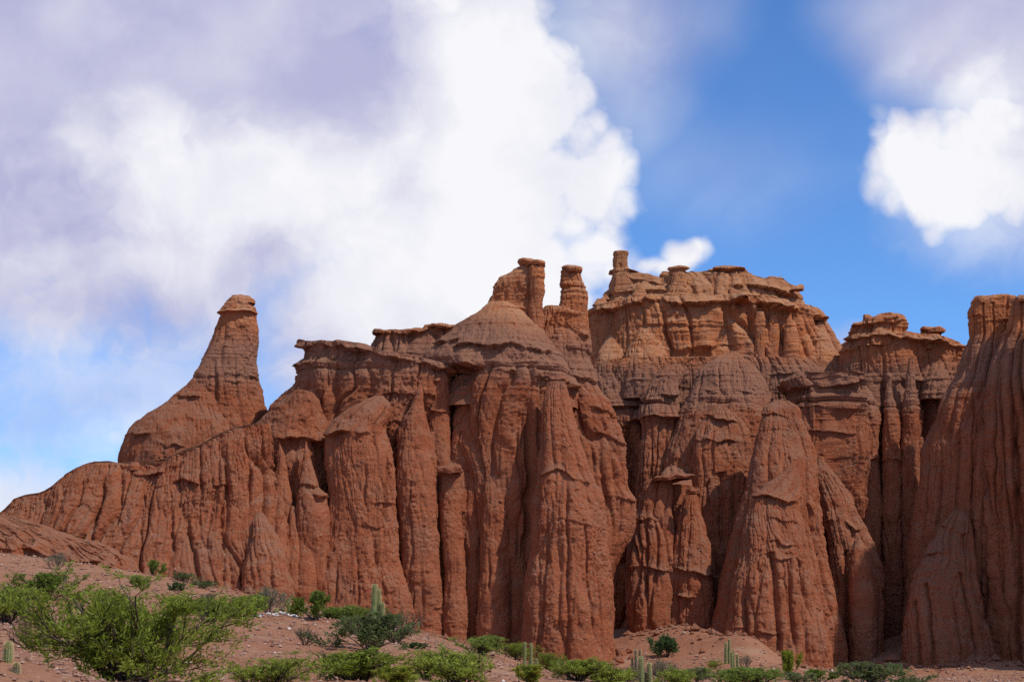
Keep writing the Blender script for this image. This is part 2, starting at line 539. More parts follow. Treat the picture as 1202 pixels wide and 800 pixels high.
    if st > 0:
        pm = sstep(-0.25, 0.45, vnoise(X * 0.28 + 11, Yy * 0.28, Z * 0.5 + o))
        low = 0.18 + 0.82 * sstep(15.0, 18.0, zz)
        D += st * low * strata(zz) * (0.15 + 1.1 * pm) * min(1.0, size + 0.3) * (0.4 + 0.6 * wl)
    # ledges the picture shows
    wob = 0.16 * vnoise(X * 0.9 + o, Yy * 0.9, Z * 0) + 0.10 * vnoise(X * 2.3, Yy * 2.3 + o, Z * 0)
    for pts, amp, up, cut in ledges:
        lx = np.array([xat(a, b, Y - 3) for a, b in pts]); lz = np.array([zat(b, Y - 3) for a, b in pts])
        k = Y / (Y - 3)
        dz = Z - (np.interp(X, lx, lz) * k + wob)
        ends = sstep(lx[0] - 0.8, lx[0] + 0.2, X) * (1 - sstep(lx[-1] - 0.2, lx[-1] + 0.8, X))
        mod = wl * (0.25 + 0.75 * np.clip(-ny, 0, 1)) * np.clip(0.62 + 0.85 * vnoise(X * 0.8 + 5, Yy * 0.8, Z * 0.1 + o) + 0.4 * vnoise(X * 2.1 + 5, Yy * 2.1, Z * 0.1 + o), 0.05, 1.4)
        D += ends * mod * np.where(dz > 0, amp * np.exp(-np.maximum(dz, 0) / up), -cut * np.exp(np.minimum(dz, 0) / (0.6 + cut)))
    front = (Yy < Y + off)
    for pts, wd, dp in cracks:
        pts = sorted(pts, key=lambda q: q[1])
        lz = np.array([zat(b, Y - 2) for a, b in pts])[::-1]; lx = np.array([xat(a, b, Y - 2) for a, b in pts])[::-1]
        dx = X - np.interp(Z, lz, lx) + 0.12 * vnoise(Z * 0.7 + o, X * 0, X * 0 + 3) + 0.05 * vnoise(Z * 2.1 + o, X * 0, X * 0)
        ends = sstep(lz[0] - 0.6, lz[0] + 0.6, Z) * (1 - sstep(lz[-1] - 2.2, lz[-1] + 0.4, Z))
        D -= np.where(front, ends * dp * np.exp(-(np.abs(dx) / wd) ** 1.5), 0)
    q = rough * (0.35 + 0.65 * size) * (0.5 + 0.5 * wl)
    big = vnoise(X * 0.45 + o, Yy * 0.45, Z * 0.30)
    D += q * (0.24 * big + 0.11 * vnoise(X * 1.1, Yy * 1.1 + o, Z * 0.9))
    # torn, knobbly surface: creased noise in four sizes, rougher in patches
    pr = 0.55 + 0.75 * sstep(-0.3, 0.5, vnoise(X * 0.5 + 31, Yy * 0.5, Z * 0.4 + o))
    g1 = np.abs(vnoise(X * 2.0 + 4, Yy * 2.0, Z * 1.1 + o)); g2 = np.abs(vnoise(X * 4.3, Yy * 4.3 + o, Z * 2.8))
    D += q * pr * (0.05 * (0.35 - g1) + 0.05 * (0.35 - g2) + 0.036 * vnoise(X * 6.5, Yy * 6.5, Z * 7.5) + 0.028 * vnoise(X * 11 + 3, Yy * 11, Z * 12))
    # thin beds: fine hard lines standing out, broken along their length
    tb = Z * 2.6 + 0.5 * vnoise(X * 0.3, Yy * 0.3, Z * 0.3 + 5) + 0.18 * vnoise(X * 1.2 + 8, Yy * 1.2, Z * 0.5)
    tl = vnoise(tb * 0 + 3.3, tb * 0 + o * 0, tb * 1.9)
    D += q * 0.085 * sstep(0.30, 0.62, tl) * sstep(-0.1, 0.5, vnoise(X * 0.55 + 2, Yy * 0.55, Z * 0.8 + o)) * (0.18 + 0.82 * sstep(15, 18, zz))
    # wash lines: narrow grooves running down
    gr = np.abs(vnoise(s2 * 2.2 + o, Z * 0.10, Z * 0 + seed)) 
    D -= q * 0.11 * (1 - sstep(0.0, 0.10, gr)) * sstep(-0.25, 0.35, vnoise(X * 0.4 + 21, Yy * 0.4, Z * 0.22 + o))
    # sockets and small shelves
    lump = vnoise(X * 2.4 + 9, Yy * 2.4, Z * 1.7)
    D += q * 0.06 * sstep(0.42, 0.60, lump) - q * 0.09 * sstep(0.45, 0.62, -lump)
    fade = np.concatenate([np.ones(n_z), rs[n_z:]])[:, None]
    X2 = X + nx * D * fade
    Y2 = Yy + ny * D * fade
    Z2 = Z + 0.10 * q * vnoise(X * 1.4, Yy * 1.4, Z * 1.4 + o) * sstep(0.0, 0.2, tt) + (1 - fade) * 0.25 * size * vnoise(X * 0.9 + o, Yy * 0.9, X * 0)
    V = np.stack([X2, Y2, Z2], -1).reshape(-1, 3)
    n_r = n_z + n_c
    i = np.arange(n_r - 1)[:, None]; j = np.arange(n_t)[None, :]
    a = i * n_t + j; b = i * n_t + (j + 1) % n_t
    F = np.stack([a, b, b + n_t, a + n_t], -1).reshape(-1, 4)
    return mesh_from(part, V, F, ROCK, parent=parent)


def formation(name, label, cat, px, py, Y):
    return thing(name, label, cat, at(px, py, Y))
# ------------------------------------------------------------------ the cliffs
NOF = (0, 1, 1)
SLABF = dict(flute=NOF, rill=(0.03, 0.4, 3), st=0.13, res=0.06, topr=0.03, rough=1.1)


def build_cliff():
    # the wall the formations stand out from
    g = bpy.data.objects.new('cliff', None); COL.objects.link(g); g.location = at(600, 760, 128); g['kind'] = 'structure'
    rock('rear_wall', [(830, 180, 700), (520, 300, 700), (470, 380, 695), (452, 400, 690)], 124, g, dep=(3, 2), seed=1, res=0.12)
    rock('rear_wall', [(830, 640, 1260), (600, 660, 1240), (520, 690, 1020), (470, 692, 1005), (440, 692, 1000), (432, 694, 995), (424, 700, 985)],
         139.5, g, dep=(6.5, 2.6), seed=2, st=0.28, flute=(0.28, 1.7, 3), rill=(0.07, 0.5, 4),
         ledges=[([(690, 448), (740, 452), (790, 446)], 0.35, 0.5, 0.4), ([(690, 468), (720, 466), (765, 474)], 0.8, 0.7, 0.9),
                 ([(694, 492), (740, 498), (770, 495)], 0.5, 0.4, 0.5), ([(905, 445), (960, 440), (1010, 446)], 0.3, 0.4, 0.3)],
         cracks=[([(738, 500), (740, 600)], 0.7, 1.2)])
    rock('ledge_wall', [(760, 925, 1012), (500, 926, 1012), (470, 926, 1010), (459, 926, 1008), (450, 916, 1006), (443, 925, 1004)], 133, g, dep=(4, 3.2), seed=3, st=0.22, ex=4.5,
         ledges=[([(920, 459), (970, 461), (1008, 454)], 0.7, 0.6, 0.8), ([(930, 482), (1000, 486)], 0.25, 0.3, 0.25), ([(930, 510), (1000, 515)], 0.2, 0.3, 0.2)])
    for k, r in enumerate([
            [(790, 984, 1010), (600, 986, 1008), (520, 987, 1005), (490, 988, 1003), (470, 991, 1001), (460, 993, 998)],
            [(790, 1006, 1037), (600, 1007, 1034), (520, 1004, 1032), (480, 1004, 1030), (462, 1006, 1023), (453, 1009, 1017)],
            [(790, 1004, 1028), (600, 1006, 1022), (565, 1008, 1019), (545, 1010, 1016), (533, 1012, 1014)],
            [(790, 1034, 1062), (560, 1036, 1058), (500, 1038, 1056), (470, 1039, 1050), (440, 1041, 1046)],
            [(790, 1056, 1084), (560, 1057, 1080), (500, 1059, 1078), (450, 1062, 1076), (420, 1066, 1073)]]):
        rock('column', r, 131.5 - (1.2 if k == 2 else 0), g, ratio=1.0, seed=20 + k, flute=(0.2, 1.0, 6), st=0.14,
             ledges=[([(1000, 536), (1070, 540)], 0.35, 0.3, 0.3)] if k else [])


def build_ridge():
    g = formation('rock_ridge', 'low brown fluted rock ridge sloping down to the left edge of the cliffs', 'rock ridge', 120, 660, 110)
    rock('ridge_body', [(750, -170, 345), (640, -150, 335), (580, -70, 320), (530, -30, 312)], 111, g, dep=(7.5, 0.9), seed=4, lean=0.25,
         crest=[(-150, 650), (-60, 622), (0, 606), (12, 598), (20, 589), (32, 584), (51, 582), (67, 573), (81, 560), (91, 554), (111, 548), (138, 548), (160, 550),
                (185, 549), (205, 540), (230, 530), (270, 509), (300, 501), (345, 492)],
         flute=(0.5, 1.5, 7), rill=(0.12, 0.5, 5), st=0.08, topr=0.3,
         ledges=[([(150, 556), (165, 559), (178, 557)], 0.3, 0.3, 0.2), ([(205, 566), (230, 570), (262, 572)], 0.25, 1.0, 0.35)],
         cracks=[([(120, 575), (112, 640)], 0.18, 0.5), ([(203, 590), (209, 650)], 0.12, 0.4), ([(222, 600), (229, 640), (242, 684)], 0.15, 0.5),
                 ([(168, 585), (172, 655)], 0.1, 0.3), ([(259, 520), (263, 575), (268, 690)], 0.16, 0.5)])
    rock('apron', [(720, -150, 175), (660, -150, 160), (646, -150, 140), (630, -130, 95), (614, -100, 40), (605, -80, 14)], 106.5, g, dep=(4.2, 1.5), seed=5, topr=0.05, rough=1.5, st=0.14,
         flute=(0.22, 1.6, 4), rill=(0.08, 0.6, 4), ledges=[([(-60, 643), (0, 646), (40, 650), (78, 657), (116, 664)], 0.55, 0.5, 0.7)])
    rock('column', [(730, 272, 300), (600, 274, 298), (580, 277, 294), (571, 281, 290)], 108.8, g, ratio=1.0, seed=6, flute=(0.1, 0.8, 8))
    rock('column', [(730, 260, 274), (600, 259, 273), (580, 262, 272), (573, 264, 270)], 108.8, g, ratio=1.0, seed=7, flute=(0.08, 0.8, 8))
    rock('column', [(730, 278, 346), (690, 285, 343), (660, 290, 337), (640, 294, 329), (620, 297, 319), (610, 298, 314), (603, 301, 310)], 107.8, g, ratio=0.9, seed=8,
         flute=(0.14, 1.1, 9), cracks=[([(311, 640), (318, 690)], 0.1, 0.3), ([(328, 645), (334, 690)], 0.08, 0.2)])

    g = formation('rock_spire', 'tall leaning rock spire with a dark layered cap and a rounded left shoulder', 'rock spire', 225, 560, 121)
    rock('shaft', [(590, 212, 330), (548, 218, 324), (520, 222, 319), (485, 225, 313), (462, 227, 308), (451, 229, 305), (438, 231, 302), (428, 236, 300.5), (404, 247, 301.5), (386, 253.5, 301.5), (366, 258, 300), (360, 261, 298)],
         121, g, ratio=0.8, seed=9, flute=(0.14, 1.5, 9), rill=(0.06, 0.5, 6), st=0.09, res=0.07,
         cracks=[([(251, 425), (251, 545)], 0.22, 0.45)], ledges=[([(222, 441), (250, 443), (305, 446)], 0.14, 0.3, 0.1), ([(225, 451), (300, 456)], 0.12, 0.2, 0.1)])
    rock('shoulder', [(600, 126, 300), (548, 139, 290), (532, 140.5, 285), (512, 147, 279), (495, 159, 272), (482, 180, 263), (470, 197, 256), (460, 209, 252), (452, 219, 252), (446, 224.5, 254), (438, 230, 257), (428, 236.5, 260), (415, 243, 262), (402, 250, 264)],
         119.6, g, ratio=0.55, seed=10, flute=(0.12, 2.0, 6), rill=(0.05, 0.5, 5), st=0.07, res=0.075,
         ledges=[([(192, 466), (205, 469), (222, 466)], 0.5, 0.3, 0.35), ([(150, 512), (165, 513)], 0.25, 0.2, 0.2), ([(192, 526), (205, 527)], 0.3, 0.3, 0.2)])
    rock('caprock', [(387, 254.5, 303), (384, 254, 303.2), (379, 255, 302), (374, 256, 301), (367, 258, 300), (361, 261.5, 299), (357, 265, 298.5)], 121, g, ratio=0.85, seed=11,
         flute=NOF, rill=(0.03, 0.5, 2), st=0.22, res=0.05, rough=0.8)
    rock('caprock', [(358, 266, 298.5), (354.5, 266.5, 298), (351, 269, 296), (348.5, 273, 292)], 121, g, ratio=0.85, seed=12, flute=NOF, rill=(0, 1, 1), st=0.12, res=0.05, rough=0.9, topr=0.3)
    for (px, py, w_) in ((158, 547, 13), (168, 551, 11)):
        r = rock('fallen_rock', [(py + 5, px - w_ / 2, px + w_ / 2), (py, px - w_ / 2, px + w_ / 2), (py - 4, px - w_ / 3, px + w_ / 3)], 110.5, None, ratio=1, seed=int(px), flute=NOF, res=0.06, topr=0.3)
        r['label'] = {158: 'upright dark block lying on the ridge below the spire shoulder', 168: 'flat dark block beside the upright one below the spire shoulder'}[px]
        r['category'] = 'rock'


def build_left_block():
    g = formation('rock_buttress', 'broad red buttress with a flat overhanging lip right of the spire', 'rock buttress', 410, 720, 116)
    rock('buttress_body', [(780, 290, 500), (600, 296, 504), (530, 300, 512), (505, 304, 528), (495, 310, 530), (479, 320, 530), (455, 347, 530), (447, 348, 531), (432, 347, 532), (427, 348, 532), (421, 356, 532), (408, 357, 534), (402, 357, 534)],
         118.6, g, dep=(3.2, 3.4), seed=13, flute=(0.40, 1.4, 5), rill=(0.1, 0.5, 5), st=0.12, ex=2.8,
         crest=[(340, 402), (357, 403), (366, 405), (379, 408), (400, 408), (418, 410), (435, 413), (453, 421), (488, 425), (523, 432), (560, 436)],
         ledges=[([(345, 409), (379, 414), (400, 414), (435, 419), (453, 427), (488, 432), (523, 439), (545, 444)], 0.75, 0.5, 0.8),
                 ([(346, 430), (362, 432)], 0.6, 0.3, 0.5), ([(440, 470), (520, 468)], 0.3, 0.5, 0.4)],
         cracks=[([(398, 425), (393, 495)], 0.45, 0.7), ([(372, 440), (376, 480)], 0.3, 0.4)])
    rock('hood', [(760, 288, 384), (600, 284, 388), (524, 284, 390), (515, 285, 390), (506, 292, 388), (498, 300, 386), (485, 316, 382), (474, 330, 378), (464, 345, 372)], 115.2, g, dep=(1.5, 2.6), seed=14,
         flute=(0.12, 2, 4), st=0.10, ledges=[([(272, 506), (290, 514), (310, 519), (335, 515), (352, 517), (378, 521)], 0.7, 0.7, 1.3)])
    rock('hood', [(760, 378, 408), (560, 377, 408), (520, 378, 408), (500, 380, 404), (485, 384, 398), (470, 388, 394), (455, 391, 392.5)], 115.5, g, ratio=0.9, seed=15, flute=(0.08, 1, 4))
    small = [([(680, 298, 324), (600, 301, 319), (570, 302, 316), (545, 304, 312), (528, 305.5, 310), (519, 307, 308.5)], 111.6),
             ([(700, 318, 348), (640, 319, 346), (580, 321, 343), (550, 323, 339), (532, 325, 334), (520, 327, 330)], 112),
             ([(690, 345, 387), (650, 346, 386), (600, 348, 386), (580, 349, 384), (574, 350, 376), (555, 353, 370), (535, 356, 364), (518, 358, 360.5)], 111.8),
             ([(730, 333, 361), (640, 337, 353), (605, 340, 349), (594, 342, 346)], 110.6),
             ([(730, 347, 373), (650, 349, 368), (628, 351, 365), (614, 355, 360)], 110.6),
             ([(720, 366, 385), (640, 369, 384), (600, 370, 382), (586, 373, 380)], 111.2),
             ([(740, 286, 312), (620, 290, 308), (590, 294, 305), (570, 297, 302)], 112.2)]
    for k, (r, y) in enumerate(small):
        rock('column', r, y, g, ratio=1.0, seed=30 + k, flute=(0.08, 0.9, 7), rill=(0.05, 0.4, 5), st=0.08, res=0.07, rough=0.9,
             ledges=[([(372, 580), (388, 583)], 0.4, 0.25, 0.3), ([(346, 568), (360, 569)], 0.25, 0.3, 0.2)] if k == 2 else [([(300, 547), (318, 549)], 0.2, 0.2, 0.2)] if k == 0 else [])
    rock('column', [(800, 348, 508), (720, 361, 489), (706, 364, 484), (690, 365.5, 480), (670, 368, 473), (648, 374, 469), (625, 381, 466), (600, 386, 463), (580, 388, 462), (548, 384, 460), (526, 382, 458), (509, 384, 455),
                    (500, 389, 454), (488, 400, 458), (478, 412, 458), (470, 428, 455), (464, 440, 449)],
         112.5, g, ratio=0.62, seed=40, flute=(0.26, 1.7, 8), rill=(0.08, 0.5, 6), st=0.07,
         ledges=[([(380, 510), (400, 508), (420, 508)], 0.7, 0.5, 0.5), ([(440, 592), (456, 592)], 0.25, 0.2, 0.2), ([(428, 618), (440, 620)], 0.2, 0.2, 0.15)],
         cracks=[([(425, 535), (427, 585)], 0.12, 0.3), ([(437, 615), (441, 668)], 0.2, 0.45), ([(451, 520), (452, 610)], 0.12, 0.35), ([(393, 650), (390, 710)], 0.12, 0.35), ([(416, 640), (420, 715)], 0.1, 0.3)])
    rock('column', [(810, 452, 530), (746, 470, 521), (692, 472, 518), (640, 468, 514), (580, 466, 511), (540, 466, 509), (512, 467, 506), (502, 469, 501), (492, 473, 498), (480, 480, 497), (465, 487, 497), (452, 491, 496)],
         113.6, g, ratio=0.85, seed=41, flute=(0.14, 1.5, 9), rill=(0.06, 0.5, 6), st=0.07, cracks=[([(479, 560), (482, 740)], 0.1, 0.18)])
    rock('column', [(810, 500, 516), (640, 500, 516), (560, 502, 512), (530, 503, 511), (515, 504, 510), (506, 505.5, 508)], 113.9, g, ratio=1.0, seed=42, flute=(0.05, 0.8, 6), res=0.07)
    rock('column', [(810, 505, 530), (560, 503, 530), (490, 504, 528), (470, 505, 528), (452, 505, 527), (442, 506, 525), (436, 508, 523)], 115.4, g, ratio=0.8, seed=43, flute=(0.1, 1, 6),
         ledges=[([(500, 447), (530, 447)], 0.5, 0.5, 0.3), ([(500, 482), (530, 484)], 0.3, 0.3, 0.3)])

    g = formation('rock_wall', 'short orange rock wall with thin dark capstones behind the flat lip', 'rock wall', 480, 420, 124)
    rock('wall_face', [(450, 434, 560), (411, 436, 550), (398, 437, 545), (391, 438, 540), (385, 440, 538)], 125, g, dep=(2.2, 1.6), seed=44, ex=3, flute=(0.3, 1.2, 6), st=0.14,
         crest=[(436, 391), (460, 391), (470, 392), (480, 391), (497, 389), (500, 385), (530, 384), (560, 384)], ledges=[([(436, 393), (470, 394), (495, 391), (530, 387)], 0.45, 0.3, 0.5)])
    rock('capstone', [(392, 436.5, 462), (390, 436, 463), (388, 438, 461)], 124, g, ratio=0.9, seed=45, **SLABF)
    rock('capstone', [(386, 499, 528), (384, 498, 530), (382, 501, 526)], 124, g, ratio=0.8, seed=46, **SLABF)


def build_central():
    g = formation('rock_castle', 'great central red buttress rising to a grey cone and two capped pinnacles', 'rock buttress', 620, 760, 117)
    rock('buttress_body', [(820, 548, 660), (700, 548, 655), (600, 548, 655), (550, 542, 660), (520, 532, 660), (500, 531, 662), (470, 541, 664), (447, 553, 666), (436, 558, 664)], 118.3, g, dep=(4.2, 3.6), seed=50, ex=2.6,
         flute=(0.45, 1.6, 9), rill=(0.1, 0.45, 7), st=0.09,
         ledges=[([(548, 437), (575, 441), (607, 445), (640, 451), (668, 455)], 0.3, 0.5, 0.5)],
         cracks=[([(621, 470), (623, 560), (612, 745)], 0.3, 0.9), ([(607, 470), (610, 560)], 0.15, 0.4)])
    cols = [([(820, 543, 566), (600, 545, 563), (520, 548, 563), (482, 553, 562), (460, 556, 560)], 115.3, 0.9),
            ([(820, 557, 604), (700, 561, 600), (620, 563, 598), (580, 565, 597), (560, 569, 593), (549, 575, 586), (542, 579, 583)], 114.2, 0.8),
            ([(820, 594, 630), (690, 598, 622), (640, 599, 616), (610, 602, 610)], 114.4, 0.8),
            ([(830, 530, 562), (600, 526, 562), (545, 526, 562), (520, 528, 562), (500, 531, 562), (482, 537, 563), (465, 545, 563), (450, 553, 566)], 115.8, 0.8),
            ([(830, 580, 612), (620, 580, 612), (560, 582, 612), (510, 578, 610), (480, 577, 606), (460, 580, 603), (448, 585, 600)], 115.4, 0.8),
            ([(830, 602, 626), (640, 606, 626), (540, 608, 628), (500, 610, 632), (475, 612, 636), (460, 617, 636)], 115.6, 0.8)]
    for k, (r, y, ra) in enumerate(cols):
        rock('column', r, y, g, ratio=ra, seed=60 + k, flute=(0.14, 1.2, 9), rill=(0.06, 0.4, 7), st=0.08,
             cracks=[([(575, 640), (574, 690)], 0.08, 0.3)] if k == 1 else [],
             ledges=[([(566, 548), (580, 545), (590, 552)], 0.35, 0.4, 0.2)] if k == 1 else [([(525, 482), (562, 486)], 0.2, 0.5, 0.2)] if k == 3 else [])
    rock('column', [(800, 518, 551), (749, 521, 548), (700, 521, 548), (660, 520, 547), (635, 519, 544), (605, 517, 541), (580, 516.5, 540.5), (556, 516.6, 540), (550, 518, 539)], 113.8, g, ratio=1.0, seed=70,
         flute=(0.07, 1.2, 9), rill=(0.05, 0.4, 6), st=0.05)
    rock('capstone', [(555, 516, 540), (552, 514.5, 543), (549.5, 514.5, 544), (547, 517, 541)], 114.2, g, ratio=0.9, seed=71, **SLABF)
    rock('column', [(600, 518, 546), (556, 519, 544), (548, 521, 542), (538, 525, 538), (526, 529, 534)], 115.2, g, ratio=1.0, seed=68, back=2.0, flute=(0.06, 1, 5))
    rock('front_pillar', [(850, 596, 728), (790, 607, 722), (756, 611, 719.5), (712, 613, 719), (690, 616, 717.5), (668, 621, 716), (644, 624, 714), (620, 625, 712), (595, 626, 709), (575, 628, 702), (556, 630, 694), (546, 631, 690), (520, 633, 682),
                          (498, 635, 675), (480, 637, 671), (465, 640, 668), (456, 643, 666), (448, 646, 664)],
         111.8, g, ratio=0.72, seed=72, flute=(0.22, 1.9, 12), rill=(0.07, 0.5, 9), st=0.06, lean=0.0,
         ledges=[([(640, 558), (655, 551), (672, 560), (694, 566)], 0.3, 0.5, 0.15), ([(664, 612), (690, 616)], 0.2, 0.3, 0.15)],
         cracks=[([(667, 560), (665, 690), (666, 790)], 0.13, 0.35), ([(644, 600), (638, 690), (631, 770)], 0.12, 0.3), ([(687, 600), (692, 700), (695, 740)], 0.1, 0.25), ([(703, 640), (706, 770)], 0.1, 0.15)])
    rock('cone', [(480, 512, 676), (456, 528, 671), (447, 534, 668.5), (440, 536, 667), (432, 505, 664), (424, 497, 660), (416, 499, 656), (408, 508, 650), (400, 515, 645), (394, 521, 640), (388, 528, 635), (382, 534, 631), (375, 545, 624), (368, 560, 616), (361, 568, 608), (356, 574, 601)],
         118.3, g, ratio=0.62, seed=73, flute=(0.10, 2.0, 3), rill=(0.05, 0.5, 4), st=0.20, res=0.075, ex=2.1,
         ledges=[([(500, 437), (554, 436), (580, 442), (607, 445), (640, 451), (672, 456)], 1.1, 0.7, 0.9), ([(535, 411), (575, 414), (600, 412), (660, 419)], 0.35, 0.4, 0.35), ([(505, 403), (530, 404)], 0.5, 0.3, 0.4)])
    rock('buttress_body', [(830, 680, 708), (740, 680, 710), (690, 680, 713), (665, 678, 718), (645, 675, 728), (630, 672, 736), (612, 668, 743), (590, 658, 746), (580, 655, 746), (561, 655, 737), (540, 652, 735), (517, 650, 734), (492, 647, 726), (473, 645, 719), (460, 643, 712), (449, 640, 704), (437, 640, 697), (415, 638, 694), (399, 636, 692), (376, 632, 690.5), (363, 632, 690), (359, 640, 688)],
         121.3, g, dep=(4, 2.0), seed=74, crest=[(615, 392), (636, 384), (650, 374), (664, 368), (690, 372), (700, 378)], flute=(0.25, 1.5, 6), rill=(0.09, 0.45, 6), st=0.13, res=0.08,
         ledges=[([(645, 386), (665, 387), (692, 400)], 0.25, 0.4, 0.3), ([(668, 449), (690, 450), (706, 454)], 0.4, 0.5, 0.35), ([(700, 485), (720, 490)], 0.3, 0.3, 0.3), ([(705, 515), (734, 522)], 0.3, 0.4, 0.3),
                 ([(690, 584), (720, 590), (748, 587)], 0.35, 0.5, 0.35)],
         cracks=[([(703, 500), (709, 600)], 0.2, 0.35), ([(720, 530), (722, 600)], 0.15, 0.3)])
    rock('saddle', [(440, 618, 690), (400, 624, 684), (385, 628, 678), (372, 632, 671), (364, 635, 666), (360, 638, 660)], 120.6, g, ratio=0.7, seed=82, flute=(0.1, 1.2, 6), st=0.08)
    # the two pinnacles
    rock('pinnacle', [(420, 556, 640), (388, 556, 638), (370, 562, 637), (360, 571, 636), (355, 575, 636.5), (345, 578.5, 637), (336, 581, 637), (330, 585, 637), (325.5, 589.5, 637), (319, 600, 637), (313, 610, 636), (311, 613, 635)],
         118.9, g, ratio=0.55, seed=75, flute=(0.1, 1.4, 5), rill=(0.05, 0.5, 5), st=0.06, res=0.065)
    rock('pinnacle', [(440, 618, 644), (410, 619, 641), (388, 620, 638), (370, 620, 637), (350, 621, 637), (330, 622, 637), (316, 622, 636.5), (313, 623, 635.5)], 118.1, g, ratio=0.95, seed=76, flute=(0.16, 0.9, 7), rill=(0.05, 0.4, 5), st=0.06, res=0.065)
    rock('caprock', [(311.5, 611, 633), (309.5, 607.5, 636), (306, 607.5, 634), (304, 610, 628)], 118.9, g, ratio=1.1, seed=77, **SLABF)
    rock('caprock', [(313, 617, 637), (310.5, 616, 640.5), (307, 617, 640), (305, 621, 635)], 118.4, g, ratio=1.1, seed=78, **SLABF)
    rock('pinnacle', [(410, 648, 693), (385, 652, 692), (364, 656, 690), (355, 659, 690), (350, 659, 690.5), (343, 660.5, 690), (336, 660.5, 688), (330, 660, 685), (322, 660.5, 682), (315.5, 661.5, 680)], 121.3, g, ratio=0.75, ex=2.8, seed=79,
         flute=(0.12, 1.0, 6), rill=(0.05, 0.4, 5), st=0.07, res=0.06, cracks=[([(676, 345), (678, 362)], 0.15, 0.4)])
    rock('caprock', [(321, 661.5, 682), (319, 660, 683), (316.5, 660, 682.5), (315.5, 662, 680)], 121.3, g, ratio=0.9, seed=80, **SLABF)
    rock('caprock', [(316, 662, 681), (314, 661.5, 681.5), (312.5, 663, 679), (311.5, 666, 675)], 121.3, g, ratio=0.9, seed=81, **SLABF)


